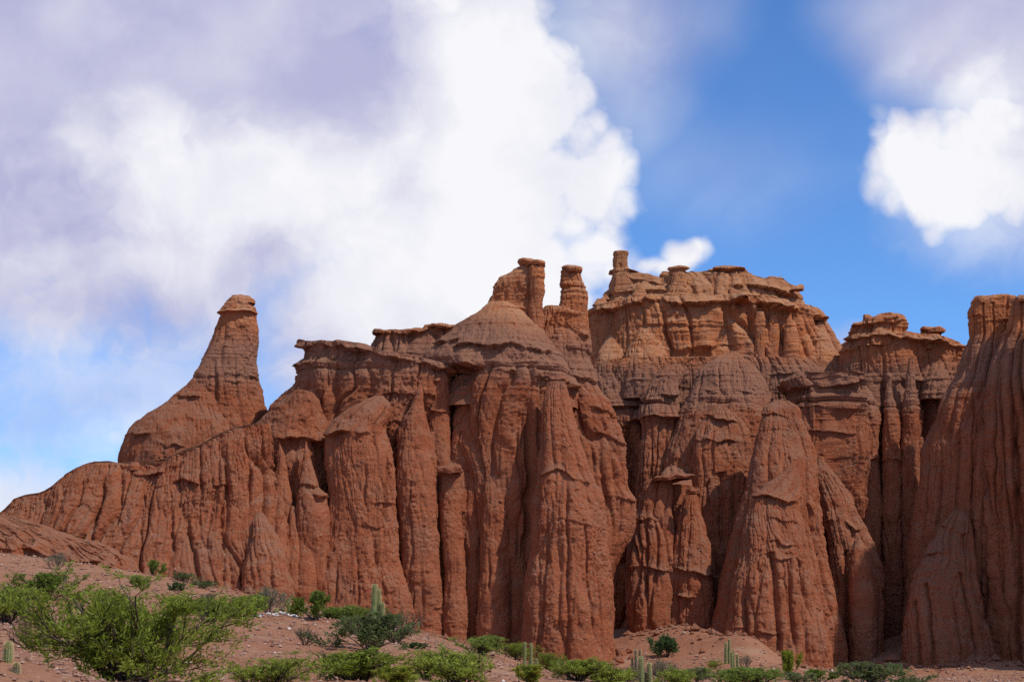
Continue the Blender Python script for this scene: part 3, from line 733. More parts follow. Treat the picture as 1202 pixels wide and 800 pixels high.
def build_mesa():
    g = formation('rock_mesa', 'high orange tableland with a chimney and jagged capstones along its rim', 'rock mesa', 830, 440, 143)
    rock('mesa_wall', [(560, 676, 1012), (470, 684, 1008), (445, 688, 1004), (432, 690, 1000), (415, 692, 988), (390, 692, 974), (374, 691, 965), (369, 691, 962)], 144, g, dep=(7.5, 5), seed=90, ex=2.6,
         flute=(0.7, 1.9, 7), rill=(0.12, 0.55, 6), st=0.12, res=0.1, crest=[(680, 368), (700, 364), (740, 360), (800, 360), (840, 358), (880, 360), (940, 366), (965, 372)],
         ledges=[([(690, 371), (720, 372), (745, 366)], 1.0, 0.5, 1.0), ([(760, 363), (800, 369), (840, 366), (870, 368)], 0.7, 0.6, 0.4), ([(868, 366), (900, 371), (935, 377), (966, 380)], 1.9, 0.5, 1.3),
                 ([(740, 418), (800, 421), (850, 417)], 0.5, 0.4, 0.4), ([(880, 437), (940, 440), (1000, 446)], 0.4, 0.5, 0.3)])
    pil = [([(470, 882, 903), (434, 883, 901), (400, 885, 899), (376, 886, 898), (366, 888, 896)], 138.8),
           ([(470, 900, 917), (434, 900, 915), (400, 901, 914), (380, 902, 913), (370, 905, 911)], 139.2),
           ([(470, 918, 941), (434, 920, 938), (405, 921, 938), (390, 922, 935), (376, 923, 932)], 138.7),
           ([(480, 925, 1004), (445, 932, 996), (434, 938, 989), (420, 943, 984), (405, 949, 977), (392, 955, 971), (380, 959, 966), (373, 961.5, 963.5)], 139.6),
           ([(470, 856, 886), (428, 858, 883), (405, 859, 881), (390, 860, 876), (376, 861, 871), (366, 863, 868)], 138.6),
           ([(470, 820, 868), (432, 826, 862), (415, 829, 859), (398, 832, 854), (382, 833, 847), (368, 834, 842)], 138.8),
           ([(470, 800, 836), (430, 806, 834), (412, 810, 829), (396, 812, 826), (380, 814, 823), (366, 816, 820)], 139.2),
           ([(470, 720, 800), (436, 728, 792), (420, 733, 785), (405, 740, 779), (390, 747, 774), (375, 753, 769), (364, 758, 764)], 138.6),
           ([(470, 770, 825), (436, 776, 818), (420, 780, 814), (405, 784, 809), (390, 789, 806), (375, 793, 803), (364, 796, 800)], 139.2),
           ([(480, 690, 770), (440, 694, 750), (425, 697, 742), (412, 703, 736), (398, 711, 731), (386, 718, 727)], 139.4)]
    for k, (r, y) in enumerate(pil):
        rock('pillar', r, y - (0.6 if k < 3 else 0), g, ratio=0.75, seed=100 + k, back=0.5 if k < 3 else 2.0, flute=(0.14, 1.4, 6), rill=(0.05, 0.5, 5), st=0.06, res=0.085)
    rock('mesa_top', [(385, 686, 968), (373, 692, 964), (369, 694, 958), (362, 700, 948), (352, 706, 944), (340, 712, 940), (330, 718, 936), (322, 722, 932)], 144.5, g, dep=(5.0, 1.8), seed=92, st=0.34,
         flute=(0.35, 1.6, 4), rill=(0.08, 0.5, 4), res=0.085, topr=0.05,
         crest=[(690, 366), (700, 357), (706, 351), (710, 342), (714, 331), (718, 322), (722, 317), (736, 317), (742, 321), (754, 323), (775, 331), (790, 324), (806, 325), (833, 325), (835, 319), (850, 317), (868, 320), (880, 327), (896, 331), (898, 328), (918, 330), (926, 335), (943, 338), (946, 352), (955, 362), (966, 372)],
         ledges=[([(716, 335), (745, 332), (775, 338)], 0.4, 0.4, 0.4), ([(862, 344), (880, 340), (905, 345), (940, 352)], 0.6, 0.4, 0.7), ([(880, 357), (915, 356), (950, 363)], 0.5, 0.4, 0.4)])
    rock('mesa_top', [(400, 728, 772), (378, 732, 766), (362, 736, 763), (350, 741, 760), (342, 745, 757), (334, 748, 753)], 141.5, g, ratio=0.8, seed=93, st=0.12, flute=(0.1, 1.2, 4))
    rock('mesa_top', [(385, 760, 815), (366, 766, 811), (352, 776, 808), (342, 784, 806), (332, 788, 804.5), (321, 790, 803.5)], 141.8, g, ratio=0.8, seed=94, st=0.12, flute=(0.12, 1.2, 4))
    rock('chimney', [(350, 719, 741), (330, 718.5, 741), (322, 719, 739), (316, 720, 737.5), (311, 720, 736), (304, 721, 736), (299, 720.5, 737), (295.5, 721, 737)], 143.5, g, ratio=0.85, ex=3.2, seed=95, st=0.16, flute=(0.08, 1, 5), res=0.06)
    caps = [[(323, 789, 804), (320, 788, 804), (316, 787.5, 806), (313.5, 788, 807), (312.5, 791, 803)], [(331, 774, 792), (325, 773, 791), (322, 774, 790), (320.5, 778, 788)],
            [(330, 832, 876), (323, 834, 873), (319, 834.5, 869), (316, 834.5, 861), (313.8, 838, 850)], [(331, 879, 897), (329, 880, 897), (327.5, 883, 893)],
            [(330, 898, 922), (328, 898, 919), (326, 899.5, 911)], [(341, 926, 944), (338, 929, 945), (336, 934, 945), (334.5, 937, 943)],
            [(360, 694, 714), (356, 697, 712), (352, 700, 711)], [(352, 704, 716), (349, 706.5, 714), (346.5, 708, 713)], [(366, 925, 952), (362, 930, 950), (359, 935, 946)], [(373, 930, 962), (370, 940, 961), (367.5, 946, 955)],
            [(378, 945, 966), (375, 950, 965.5), (372, 958, 965)], [(329, 910, 920), (327, 911, 919), (325.5, 912, 917)], [(327, 806, 838), (323.5, 805, 838), (321.5, 810, 834)]]
    for k, r in enumerate(caps):
        rock('capstone', r, 141.6 if k in (8, 9, 10) else 144.2 if k in (1, 2, 3, 4, 11, 12) else 142.8, g, ratio=0.9, seed=110 + k, flute=NOF, rill=(0.04, 0.5, 2), st=0.2, res=0.07, topr=0.2)


def build_dome():
    g = formation('rock_dome', 'grey banded rock dome below the high tableland in mid cliff', 'rock dome', 850, 700, 131)
    rock('dome_body', [(820, 756, 930), (700, 762, 922), (600, 771, 918), (540, 781, 915), (520, 786, 913), (500, 793, 912), (481, 800, 909), (465, 807, 905), (450, 813, 900), (436, 820, 892), (425, 832, 880), (418, 844, 872), (413, 854, 866)],
         131, g, ratio=0.5, seed=120, flute=(0.22, 1.7, 8), rill=(0.1, 0.5, 8), st=0.13, ledges=[([(830, 425), (862, 420), (885, 428)], 0.2, 0.4, 0.3), ([(836, 458), (860, 454), (895, 460)], 0.25, 0.5, 0.2)],
         cracks=[([(800, 480), (785, 560)], 0.2, 0.5)])
    rock('dome_buttress', [(820, 800, 892), (650, 804, 887), (600, 808, 885), (540, 812, 883), (522, 813, 881), (510, 816, 878), (500, 820, 874), (492, 826, 868), (483, 834, 858), (477, 840, 850)], 128.3, g, ratio=0.55, seed=121,
         flute=(0.4, 1.2, 9), rill=(0.08, 0.45, 8), st=0.10, ledges=[([(820, 489), (840, 484), (872, 494)], 0.5, 0.5, 0.4), ([(826, 516), (860, 515), (880, 520)], 0.25, 0.4, 0.3)],
         cracks=[([(848, 530), (849, 640)], 0.3, 0.6), ([(832, 530), (832, 600)], 0.15, 0.4), ([(865, 540), (866, 640)], 0.15, 0.3)])
    rock('dome_shoulder', [(820, 728, 808), (620, 744, 802), (560, 750, 799), (520, 752, 798), (490, 753, 797), (470, 755, 796), (455, 761, 797), (445, 768, 800), (436, 776, 802), (430, 783, 800)], 132.5, g, ratio=0.7, seed=122,
         flute=(0.3, 1.0, 7), rill=(0.1, 0.4, 7), st=0.2, ledges=[([(750, 465), (775, 462), (800, 462)], 0.4, 0.5, 0.4), ([(748, 490), (775, 488), (800, 490)], 0.5, 0.5, 0.5)])

    g = formation('rock_cluster', 'pair of squat rock lumps under one flat slab beside the dark cleft', 'rock formation', 788, 735, 125)
    rock('lump', [(800, 733, 800), (741, 739, 797), (720, 738, 796), (693, 737, 796), (650, 739, 793), (615, 744, 790), (600, 749, 788), (585, 753, 789), (575, 756, 789), (564, 759, 788)], 125, g, ratio=0.9, seed=123,
         flute=(0.3, 1.2, 8), rill=(0.07, 0.45, 7), st=0.09, ledges=[([(736, 664), (760, 665), (775, 668), (796, 671)], 0.28, 0.3, 0.2), ([(750, 610), (770, 612)], 0.2, 0.3, 0.2)], cracks=[([(762, 590), (757, 700)], 0.15, 0.35)])
    rock('lump', [(800, 780, 846), (741, 784, 840), (715, 785, 838), (693, 786, 837), (655, 788, 836), (639, 789, 833), (620, 793, 828), (600, 798, 822), (585, 803, 819), (576, 807, 817), (571, 810, 814)], 124.6, g, ratio=0.85, seed=124,
         flute=(0.25, 1.2, 8), rill=(0.07, 0.45, 7), st=0.09, ledges=[([(782, 667), (800, 668), (820, 672), (840, 675)], 0.28, 0.3, 0.2), ([(796, 697), (812, 700)], 0.35, 0.2, 0.3)], cracks=[([(796, 680), (794, 745)], 0.12, 0.35)])
    rock('lump', [(800, 766, 826), (640, 776, 820), (600, 780, 815), (570, 782, 812)], 126.5, g, ratio=0.8, seed=125)
    rock('lump', [(600, 762, 816), (566, 768, 812), (558, 774, 808), (550, 781, 804), (543, 788, 800)], 128.2, g, ratio=0.9, seed=128, back=4.0)
    rock('slab', [(564.5, 764, 812), (562, 762, 815.5), (560, 763, 815), (559, 768, 810)], 125.6, g, ratio=0.8, seed=126, **SLABF)
    rock('slab', [(580, 808, 822), (577, 806, 824), (573.5, 808, 822)], 124, g, ratio=0.9, seed=127, **SLABF)


def build_front_cones():
    g = formation('rock_cone', 'great blunt topped red cone with a darker gullied apron at its foot', 'rock cone', 905, 780, 121)
    rock('cone_body', [(850, 808, 1006), (790, 823, 997), (741, 832, 990), (720, 837, 985), (700, 841, 980), (680, 846, 975), (650, 854, 970), (620, 862, 966), (595, 869, 963), (571, 875, 960), (537, 883, 957), (510, 889, 948), (490, 894, 941), (482, 895, 940), (478, 897, 938), (474, 902, 933), (470, 908, 927)],
         122, g, ratio=0.62, seed=130, flute=(0.25, 2.0, 9), rill=(0.08, 0.5, 8), st=0.07, ledges=[([(893, 482), (915, 479), (941, 484)], 0.25, 0.4, 0.25), ([(893, 497), (940, 500)], 0.12, 0.3, 0.15)],
         cracks=[([(953, 560), (964, 640), (975, 720)], 0.2, 0.5), ([(968, 610), (984, 720)], 0.15, 0.4)])
    rock('cone_apron', [(850, 832, 990), (790, 845, 978), (750, 850, 971), (720, 857, 965), (680, 864, 956), (640, 871, 947), (615, 877, 941), (600, 880, 937), (592, 881, 937), (586, 881, 938), (580, 886, 939), (574, 894, 940), (567, 903, 940), (558, 915, 938), (548, 926, 936)],
         118.8, g, ratio=0.55, seed=131, flute=(0.38, 1.5, 7), rill=(0.10, 0.45, 6), st=0.10,
         ledges=[([(876, 586), (892, 579), (915, 580), (938, 587)], 0.8, 0.6, 0.6), ([(874, 612), (890, 609), (905, 611)], 0.15, 0.4, 0.15), ([(905, 651), (916, 656), (930, 655)], 0.2, 0.25, 0.2), ([(885, 718), (900, 718)], 0.2, 0.3, 0.1), ([(872, 736), (895, 742), (912, 744)], 0.25, 0.25, 0.3),
                 ([(915, 606), (930, 612), (940, 610)], 0.2, 0.25, 0.2), ([(918, 633), (936, 640)], 0.15, 0.2, 0.15)],
         cracks=[([(876, 680), (875, 765)], 0.2, 0.7), ([(909, 625), (913, 690), (914, 775)], 0.22, 0.7), ([(930, 640), (934, 760)], 0.15, 0.5), ([(942, 640), (955, 720)], 0.18, 0.5), ([(890, 600), (892, 640)], 0.12, 0.4)])
    g = formation('rock_cone', 'tan pointed cone with ribbed sides just right of the great blunt cone', 'rock cone', 1000, 775, 125)
    rock('cone_body', [(830, 970, 1052), (780, 977, 1034), (760, 978, 1034), (720, 977, 1036), (690, 975.5, 1037), (665, 973.5, 1033), (645, 972, 1026), (630, 970.5, 1020), (600, 966, 1006), (575, 962, 994), (560, 958.5, 984), (550, 958, 975), (543, 959.5, 968), (536, 961, 965)],
         125.5, g, ratio=0.75, seed=132, flute=(0.3, 1.4, 9), rill=(0.09, 0.45, 7), st=0.08, ledges=[([(985, 613), (1003, 610), (1015, 622)], 0.4, 0.4, 0.3)], cracks=[([(998, 615), (996, 780)], 0.16, 0.6), ([(988, 620), (987, 700)], 0.1, 0.3)])
    rock('rib', [(830, 998, 1028), (700, 998, 1026), (665, 999, 1022), (645, 1001, 1016), (634, 1004, 1010)], 122.8, g, ratio=0.9, seed=133, flute=(0.08, 1.2, 9), rill=(0.05, 0.4, 6), st=0.05)


def build_right():
    g = formation('rock_castle', 'fluted rear wall crowned by a square turret and a small capped knob', 'rock wall', 1060, 700, 137)
    rock('wall_face', [(830, 976, 1160), (600, 980, 1145), (500, 984, 1142), (446, 984, 1140), (425, 984, 1138), (411, 984, 1135), (404, 986, 1133), (398, 990, 1130)], 137, g, dep=(4.5, 3), seed=140, ex=2.8, flute=(0.55, 1.5, 10), rill=(0.1, 0.5, 8), st=0.12,
         crest=[(975, 418), (985, 405), (999, 398), (1030, 398), (1060, 397), (1075, 398), (1105, 404), (1132, 412), (1160, 424)],
         ledges=[([(982, 406), (1000, 402), (1030, 401), (1060, 402), (1080, 406), (1110, 410), (1136, 418)], 0.9, 0.5, 0.8), ([(1062, 452), (1100, 455), (1130, 452)], 0.4, 0.4, 0.3), ([(1060, 470), (1100, 474)], 0.3, 0.3, 0.3)],
         cracks=[([(1087, 450), (1088, 640)], 0.55, 1.3), ([(1033, 440), (1034, 700)], 0.2, 0.6), ([(1057, 440), (1056, 640)], 0.2, 0.6)])
    for k, (r, y) in enumerate([([(640, 1010, 1034), (440, 1011, 1031), (420, 1013, 1028), (402, 1016, 1025)], 134), ([(640, 1036, 1066), (460, 1040, 1064), (440, 1044, 1060), (420, 1047, 1056), (405, 1049, 1053)], 133.6),
                                ([(470, 1076, 1122), (448, 1082, 1118), (436, 1087, 1116), (420, 1090, 1114), (408, 1093, 1110)], 134.2), ([(700, 988, 1012), (460, 990, 1010), (440, 994, 1008), (415, 998, 1006)], 134.4)]):
        rock('column', r, y, g, ratio=0.8, seed=142 + k, flute=(0.15, 1, 8), rill=(0.06, 0.45, 6), st=0.1)
    rock('turret', [(410, 998, 1064), (399, 1000, 1061), (395, 1001, 1060), (390, 1001, 1059.5), (385, 1000.5, 1059), (381, 1001, 1059), (374, 1001.5, 1058.5), (370.5, 1003, 1058)], 136.3, g, dep=(2.4, 2.0), seed=146, ex=3, flute=(0.35, 1.1, 4), st=0.2, res=0.07,
         crest=[(995, 382), (1012, 381), (1013.5, 377), (1024, 376), (1029, 373), (1040, 372), (1058, 373.5)], ledges=[([(1000, 382), (1030, 384), (1060, 381)], 0.3, 0.3, 0.4)])
    for k, r in enumerate([[(379, 1014, 1024), (375, 1013, 1024), (371, 1012.5, 1023), (369, 1013, 1019)], [(376, 1030, 1058), (373.5, 1029, 1059), (371, 1030, 1058), (369.5, 1034, 1050)], [(383, 1000, 1014), (381, 999.5, 1014), (379.5, 1002, 1012)],
                           [(391, 1087, 1107), (388, 1088, 1109.5), (386, 1090, 1109), (384.5, 1094, 1105)], [(388, 1081, 1098), (385.5, 1081, 1097), (383, 1084, 1094)]]):
        rock('capstone', r, 135.2, g, ratio=0.9, seed=150 + k, **SLABF)
    rock('knob', [(412, 1066, 1114), (404, 1070, 1110), (398, 1073, 1106), (392, 1077, 1104), (386, 1081, 1102.5)], 135.8, g, ratio=0.8, seed=156, flute=(0.1, 1, 4), st=0.18, res=0.07)

    g = formation('rock_tower', 'huge fluted rock tower with thin capstones filling the right edge', 'rock tower', 1150, 790, 124)
    rock('tower_or_shade_mass', [(860, 1045, 1210), (790, 1056, 1205), (710, 1060, 1202), (640, 1069, 1202), (593, 1077, 1202), (570, 1080, 1202), (546, 1082.5, 1202), (525, 1087, 1200), (505, 1093, 1198), (485, 1101, 1196), (465, 1109, 1195), (450, 1117, 1194), (438, 1124, 1193), (424, 1130, 1193), (411, 1134, 1192), (394, 1140.5, 1191), (380, 1139.5, 1190), (367, 1139.5, 1190), (359, 1142, 1190), (353, 1144, 1190)],
         126, g, ratio=0.7, seed=160, flute=(0.42, 1.6, 14), rill=(0.06, 0.5, 10), st=0.06,
         cracks=[([(1128, 480), (1117, 600)], 0.12, 0.35), ([(1106, 520), (1096, 620)], 0.1, 0.3), ([(1143, 450), (1136, 600)], 0.1, 0.25)],
         ledges=[([(1136, 371), (1165, 373), (1192, 377)], 0.3, 0.4, 0.25), ([(1098, 460), (1120, 462)], 0.25, 0.3, 0.15)])
    rock('tower_or_shade_mass', [(860, 1128, 1380), (700, 1142, 1360), (620, 1143, 1350), (566, 1144, 1330), (530, 1148, 1320), (500, 1153, 1310), (465, 1160, 1295), (430, 1168, 1280), (415, 1172, 1275), (400, 1178, 1270), (386, 1184, 1265), (374, 1187, 1260), (360, 1189, 1255), (350, 1190, 1250)],
         123, g, ratio=0.55, seed=161, flute=(0.5, 1.6, 16), rill=(0.06, 0.5, 10), st=0.06, cracks=[([(1190, 470), (1190, 600), (1189, 800)], 0.18, 0.8), ([(1157, 540), (1156, 720)], 0.14, 0.5), ([(1174, 520), (1172, 700)], 0.1, 0.3)])
    rock('tower_or_shade_mass', [(860, 1405, 2000), (700, 1412, 1980), (500, 1418, 1950), (200, 1424, 1900), (60, 1430, 1880), (0, 1440, 1860)], 107, g, ex=4, ratio=0.55, seed=165, res=0.35)  # unseen rock mass added beyond the right edge to cast shade on the tower
    rock('tower_foot', [(860, 1050, 1182), (790, 1059, 1172), (760, 1061, 1166), (742, 1062.5, 1161), (725, 1064, 1157), (705, 1067, 1153), (685, 1071, 1149), (660, 1080, 1146), (640, 1090, 1143), (626, 1098, 1141), (617, 1103, 1140), (610, 1108, 1137), (604, 1114, 1134), (599, 1120, 1131)],
         119.5, g, ratio=0.62, seed=162, flute=(0.28, 1.5, 12), rill=(0.06, 0.5, 9), st=0.05,
         ledges=[([(1098, 616), (1110, 612), (1122, 614), (1150, 624)], 0.6, 0.4, 0.5), ([(1104, 652), (1116, 650)], 0.35, 0.2, 0.3)],
         cracks=[([(1081, 660), (1079, 795)], 0.12, 0.5), ([(1096, 640), (1094, 795)], 0.12, 0.5), ([(1122, 690), (1126, 770)], 0.1, 0.4), ([(1137, 650), (1147, 770)], 0.14, 0.6)])
    rock('caprock', [(357, 1142, 1190), (354, 1141.5, 1191), (350.5, 1143, 1190), (348.5, 1146, 1186)], 126, g, ratio=0.7, seed=163, **SLABF)
    rock('caprock', [(354, 1188, 1256), (350, 1187, 1256), (347, 1189, 1252)], 123, g, ratio=0.6, seed=164, **SLABF)


build_cliff()
build_ridge()
build_left_block()
build_central()
build_mesa()
build_dome()
build_front_cones()
build_right()
# ------------------------------------------------------------------ ground
G_PX = np.array([-900, -300, 0, 100, 200, 320, 400, 480, 560, 640, 740, 860, 960, 1060, 1200, 1500, 2100], float)
G_ROWS = [  # distance ahead, photo row of the ground under each column of G_PX
    (12, [720, 735, 762, 790, 830, 850, 855, 858, 860, 860, 860, 860, 860, 860, 860, 850, 850]),
    (18, [720, 740, 790, 806, 816, 830, 838, 842, 846, 846, 846, 846, 846, 846, 846, 840, 840]),
    (26, [710, 735, 786, 796, 802, 815, 822, 828, 832, 836, 838, 838, 838, 838, 838, 830, 830]),
    (40, [690, 715, 752, 758, 768, 786, 793, 802, 812, 818, 822, 824, 824, 824, 824, 815, 815]),
    (55, [670, 690, 716, 722, 735, 745, 752, 765, 785, 800, 812, 812, 812, 812, 812, 800, 800]),
    (66, [655, 672, 698, 704, 716, 722, 729, 746, 770, 790, 805, 804, 806, 808, 806, 790, 790]),
    (74, [645, 662, 684, 692, 706, 723, 733, 748, 768, 788, 802, 800, 802, 805, 803, 785, 785]),
    (86, [635, 650, 664, 675, 690, 712, 727, 744, 764, 785, 798, 794, 798, 802, 799, 780, 780]),
    (98, [625, 638, 648, 661, 677, 702, 722, 741, 761, 782, 792, 786, 792, 798, 795, 775, 775]),
    (108, [622, 636, 652, 662, 682, 700, 718, 740, 758, 781, 779, 772, 788, 793, 791, 772, 772]),
    (118, [625, 640, 660, 668, 690, 700, 716, 736, 752, 774, 757, 764, 784, 781, 785, 770, 770]),
    (130, [630, 645, 665, 672, 690, 700, 714, 734, 748, 765, 738, 744, 778, 742, 780, 768, 768]),
    (160, [640, 650, 670, 675, 690, 700, 710, 725, 735, 740, 725, 735, 745, 735, 765, 760, 760]),
]
G_Y = np.array([r[0] for r in G_ROWS], float)
G_T = np.array([r[1] for r in G_ROWS], float)


# heaps of washed-out gravel at the cliff foot: x, y, height, spread
GROUND_HEAPS = [(xat(885, 765, 112.3), 112.3, 1.1, 1.3), (xat(815, 745, 118.0), 118.0, 1.5, 2.2), (xat(850, 770, 113.5), 113.5, 0.6, 1.6), (xat(1170, 780, 114.5), 114.5, 0.7, 2.2), (xat(760, 745, 120.0), 120.0, 0.5, 2.0)]


def ground_z(x, y, detail=True):
    x = np.asarray(x, np.float32); y = np.asarray(y, np.float32)
    yy = np.clip(y, 12, 160)
    px = 601 + x / np.maximum(np.abs(y), 8) * F_PX * 1.0
    px = np.clip(px, -899, 2099)

    def cub(tab, q):      # smooth interpolation along the columns
        i = np.clip(np.searchsorted(G_PX, q) - 1, 0, len(G_PX) - 2)
        f = (q - G_PX[i]) / (G_PX[i + 1] - G_PX[i])
        f = f * f * (3 - 2 * f) * 0.5 + f * 0.5
        return i, f
    i, f = cub(G_PX, px)
    k = np.clip(np.searchsorted(G_Y, yy) - 1, 0, len(G_Y) - 2)
    g = (yy - G_Y[k]) / (G_Y[k + 1] - G_Y[k])
    r0 = G_T[k, i] * (1 - f) + G_T[k, i + 1] * f
    r1 = G_T[k + 1, i] * (1 - f) + G_T[k + 1, i + 1] * f
    z0 = zat(r0, G_Y[k]); z1 = zat(r1, G_Y[k + 1])
    z = z0 * (1 - g) + z1 * g
    near = np.clip((12 - y) / 12, 0, 1)
    z = np.where(y < 12, z * (1 - near) + (-1.65) * near, z)
    z = np.where(y < 0, -1.65 - 0.02 * np.minimum(-y, 400) , z)
    far = np.clip((y - 160) / 400, 0, 1)
    z = z * (1 - far) + far * 2.0
    for bx, by, h, sg in GROUND_HEAPS:
        z = z + h * np.exp(-((x - bx) ** 2 + ((y - by) * 0.8) ** 2) / (2 * sg * sg))
    if detail:
        z = z + 0.10 * fbm(x * 0.35, y * 0.35, x * 0 + 2.5, 4) * sstep(2, 20, y) + 0.03 * vnoise(x * 2.2, y * 2.2, x * 0 + 8)
    return z


def ground_material():
    m, t, bs = material('gravel_ground')
    pos = t.new('ShaderNodeNewGeometry').outputs['Position']
    big = t.noise(pos, 0.10, 5, 0.6)
    mid = t.noise(pos, 0.8, 6, 0.65)
    fine = t.noise(pos, 9.0, 6, 0.7)
    c = t.mix(t.smooth(mid, 0.3, 0.7), (0.270, 0.118, 0.062), (0.365, 0.182, 0.108))
    c = t.mix(t.smooth(big, 0.45, 0.62, 0, 0.6), c, (0.285, 0.108, 0.056))
    c = t.mix(t.smooth(t.noise(pos, 0.33, 5, 0.6), 0.52, 0.68, 0, 0.55), c, (0.37, 0.235, 0.155))
    c = t.mix(1.0, c, t.mix(fine, (0.62, 0.62, 0.62), (1.35, 1.35, 1.35)), 'MULTIPLY')
    for sc, thr in ((7.0, 0.80), (15.0, 0.78)):
        sepc = t.new('ShaderNodeSeparateColor'); t.put(sepc.inputs[0], t.voronoi(pos, sc, 'Color'))
        d = t.voronoi(pos, sc)
        st = t.math('MULTIPLY', t.smooth(d, 0.42, 0.28), t.smooth(sepc.outputs[0], thr, thr + 0.03))
        c = t.mix(t.math('MULTIPLY', st, 0.8), c, t.mix(sepc.outputs[1], (0.20, 0.10, 0.07), (0.50, 0.34, 0.25)))
    t.put(bs.inputs['Base Color'], c)
    b = t.new('ShaderNodeBump'); b.inputs['Strength'].default_value = 0.8; b.inputs['Distance'].default_value = 0.06
    h = t.math('ADD', t.noise(pos, 6.0, 8, 0.7), t.math('MULTIPLY', t.math('MINIMUM', t.voronoi(pos, 9.0), 0.5), -0.7))
    t.put(b.inputs['Height'], h)
    t.l.new(b.outputs[0], bs.inputs['Normal'])
    return m


GROUND = ground_material()


def build_ground():
    ys = np.concatenate([-np.geomspace(3000, 6, 26), np.arange(-4, 10, 1.0), np.arange(10, 60, 0.22), np.arange(60, 140, 0.32), np.geomspace(142, 6000, 34)])
    xp = np.concatenate([np.arange(0, 46, 0.24), np.geomspace(46.5, 6000, 42)])
    xs = np.concatenate([-xp[:0:-1], xp])
    X, Y = np.meshgrid(xs, ys)
    Z = ground_z(X, Y)
    n, mcol = X.shape
    i = np.arange(n - 1)[:, None]; j = np.arange(mcol - 1)[None, :]
    a = i * mcol + j
    F = np.stack([a, a + 1, a + mcol + 1, a + mcol], -1).reshape(-1, 4)
    o = mesh_from('ground', np.stack([X, Y, Z], -1).reshape(-1, 3), F, GROUND)
    o['kind'] = 'structure'


build_ground()
# ------------------------------------------------------------------ plants and stones on the ground
def leaf_material(name, c1, c2, transl=0.45):
    m = bpy.data.materials.new(name); m.use_nodes = True
    t = NT(m.node_tree); t.n.clear()
    out = t.new('ShaderNodeOutputMaterial')
    pos = t.new('ShaderNodeNewGeometry').outputs['Position']
    rnd = t.new('ShaderNodeObjectInfo').outputs['Random']
    n = t.math('ADD', t.math('MULTIPLY', t.noise(pos, 2.2, 3), 0.8), t.math('MULTIPLY', t.math('SUBTRACT', rnd, 0.5), 0.35))
    c = t.mix(t.smooth(n, 0.2, 0.65), c1, c2)
    c = t.mix(1.0, c, t.mix(t.noise(pos, 23.0, 2), (0.6, 0.6, 0.6), (1.4, 1.4, 1.4)), 'MULTIPLY')
    c = t.mix(t.smooth(t.noise(pos, 3.7, 4, 0.6), 0.56, 0.70, 0, 0.65), c, (0.17, 0.145, 0.075))
    bs = t.new('ShaderNodeBsdfPrincipled'); bs.inputs['Roughness'].default_value = 0.6; bs.inputs['Specular IOR Level'].default_value = 0.2
    tr = t.new('ShaderNodeBsdfTranslucent')
    t.put(bs.inputs['Base Color'], c); t.put(tr.inputs[0], c)
    ms = t.new('ShaderNodeMixShader'); ms.inputs[0].default_value = transl
    t.l.new(bs.outputs[0], ms.inputs[1]); t.l.new(tr.outputs[0], ms.inputs[2]); t.l.new(ms.outputs[0], out.inputs[0])
    return m


def plain_material(name, c1, c2, scale=8.0, rough=0.9):
    m, t, bs = material(name)
    pos = t.new('ShaderNodeNewGeometry').outputs['Position']
    t.put(bs.inputs['Base Color'], t.mix(t.smooth(t.noise(pos, scale, 5, 0.65), 0.3, 0.7), c1, c2))
    bs.inputs['Roughness'].default_value = rough
    return m


LEAF = {'bright': leaf_material('bright_leaves', (0.235, 0.295, 0.034), (0.380, 0.430, 0.070)),
        'green': leaf_material('green_leaves', (0.165, 0.235, 0.034), (0.270, 0.340, 0.068)),
        'dull': leaf_material('dull_leaves', (0.135, 0.175, 0.055), (0.230, 0.260, 0.105)),
        'dark': leaf_material('dark_leaves', (0.070, 0.125, 0.038), (0.120, 0.190, 0.065)),
        'grey': leaf_material('grey_leaves', (0.150, 0.155, 0.080), (0.235, 0.220, 0.135), 0.2),
        'yellow': leaf_material('yellow_leaves', (0.260, 0.310, 0.030), (0.400, 0.400, 0.055))}
BARK = plain_material('dark_bark', (0.050, 0.036, 0.027), (0.115, 0.085, 0.066), 12)
TWIG = plain_material('grey_twigs', (0.115, 0.088, 0.075), (0.235, 0.190, 0.165), 12)
CACTUS = plain_material('cactus_skin', (0.130, 0.160, 0.060), (0.220, 0.245, 0.100), 9)
SPINE = plain_material('cactus_spines', (0.46, 0.37, 0.16), (0.66, 0.54, 0.28), 15)
DRYC = plain_material('dry_cactus_skin', (0.10, 0.085, 0.06), (0.19, 0.16, 0.11), 9)
WHITE = plain_material('white_stone', (0.55, 0.49, 0.44), (0.78, 0.73, 0.68), 6)


def tube_into(V, F, pts, r0, r1, sides=4):
    pts = [Vector(p) for p in pts]
    base = len(V)
    n = len(pts)
    for i, p in enumerate(pts):
        d = (pts[min(i + 1, n - 1)] - pts[max(i - 1, 0)]).normalized()
        a = d.orthogonal().normalized(); b = d.cross(a)
        r = r0 + (r1 - r0) * i / (n - 1)
        for k in range(sides):
            w = 2 * math.pi * k / sides
            V.append(tuple(p + a * (r * math.cos(w)) + b * (r * math.sin(w))))
    for i in range(n - 1):
        for k in range(sides):
            a = base + i * sides + k; b = base + i * sides + (k + 1) % sides
            F.append((a, b, b + sides, a + sides))


def grow(rng, p, d, length, segs, up, jit):
    pts = [p.copy()]
    for _ in range(segs):
        d = (d + Vector((rng.gauss(0, jit), rng.gauss(0, jit), rng.gauss(0, jit) + up))).normalized()
        p = p + d * (length / segs)
        pts.append(p.copy())
    return pts


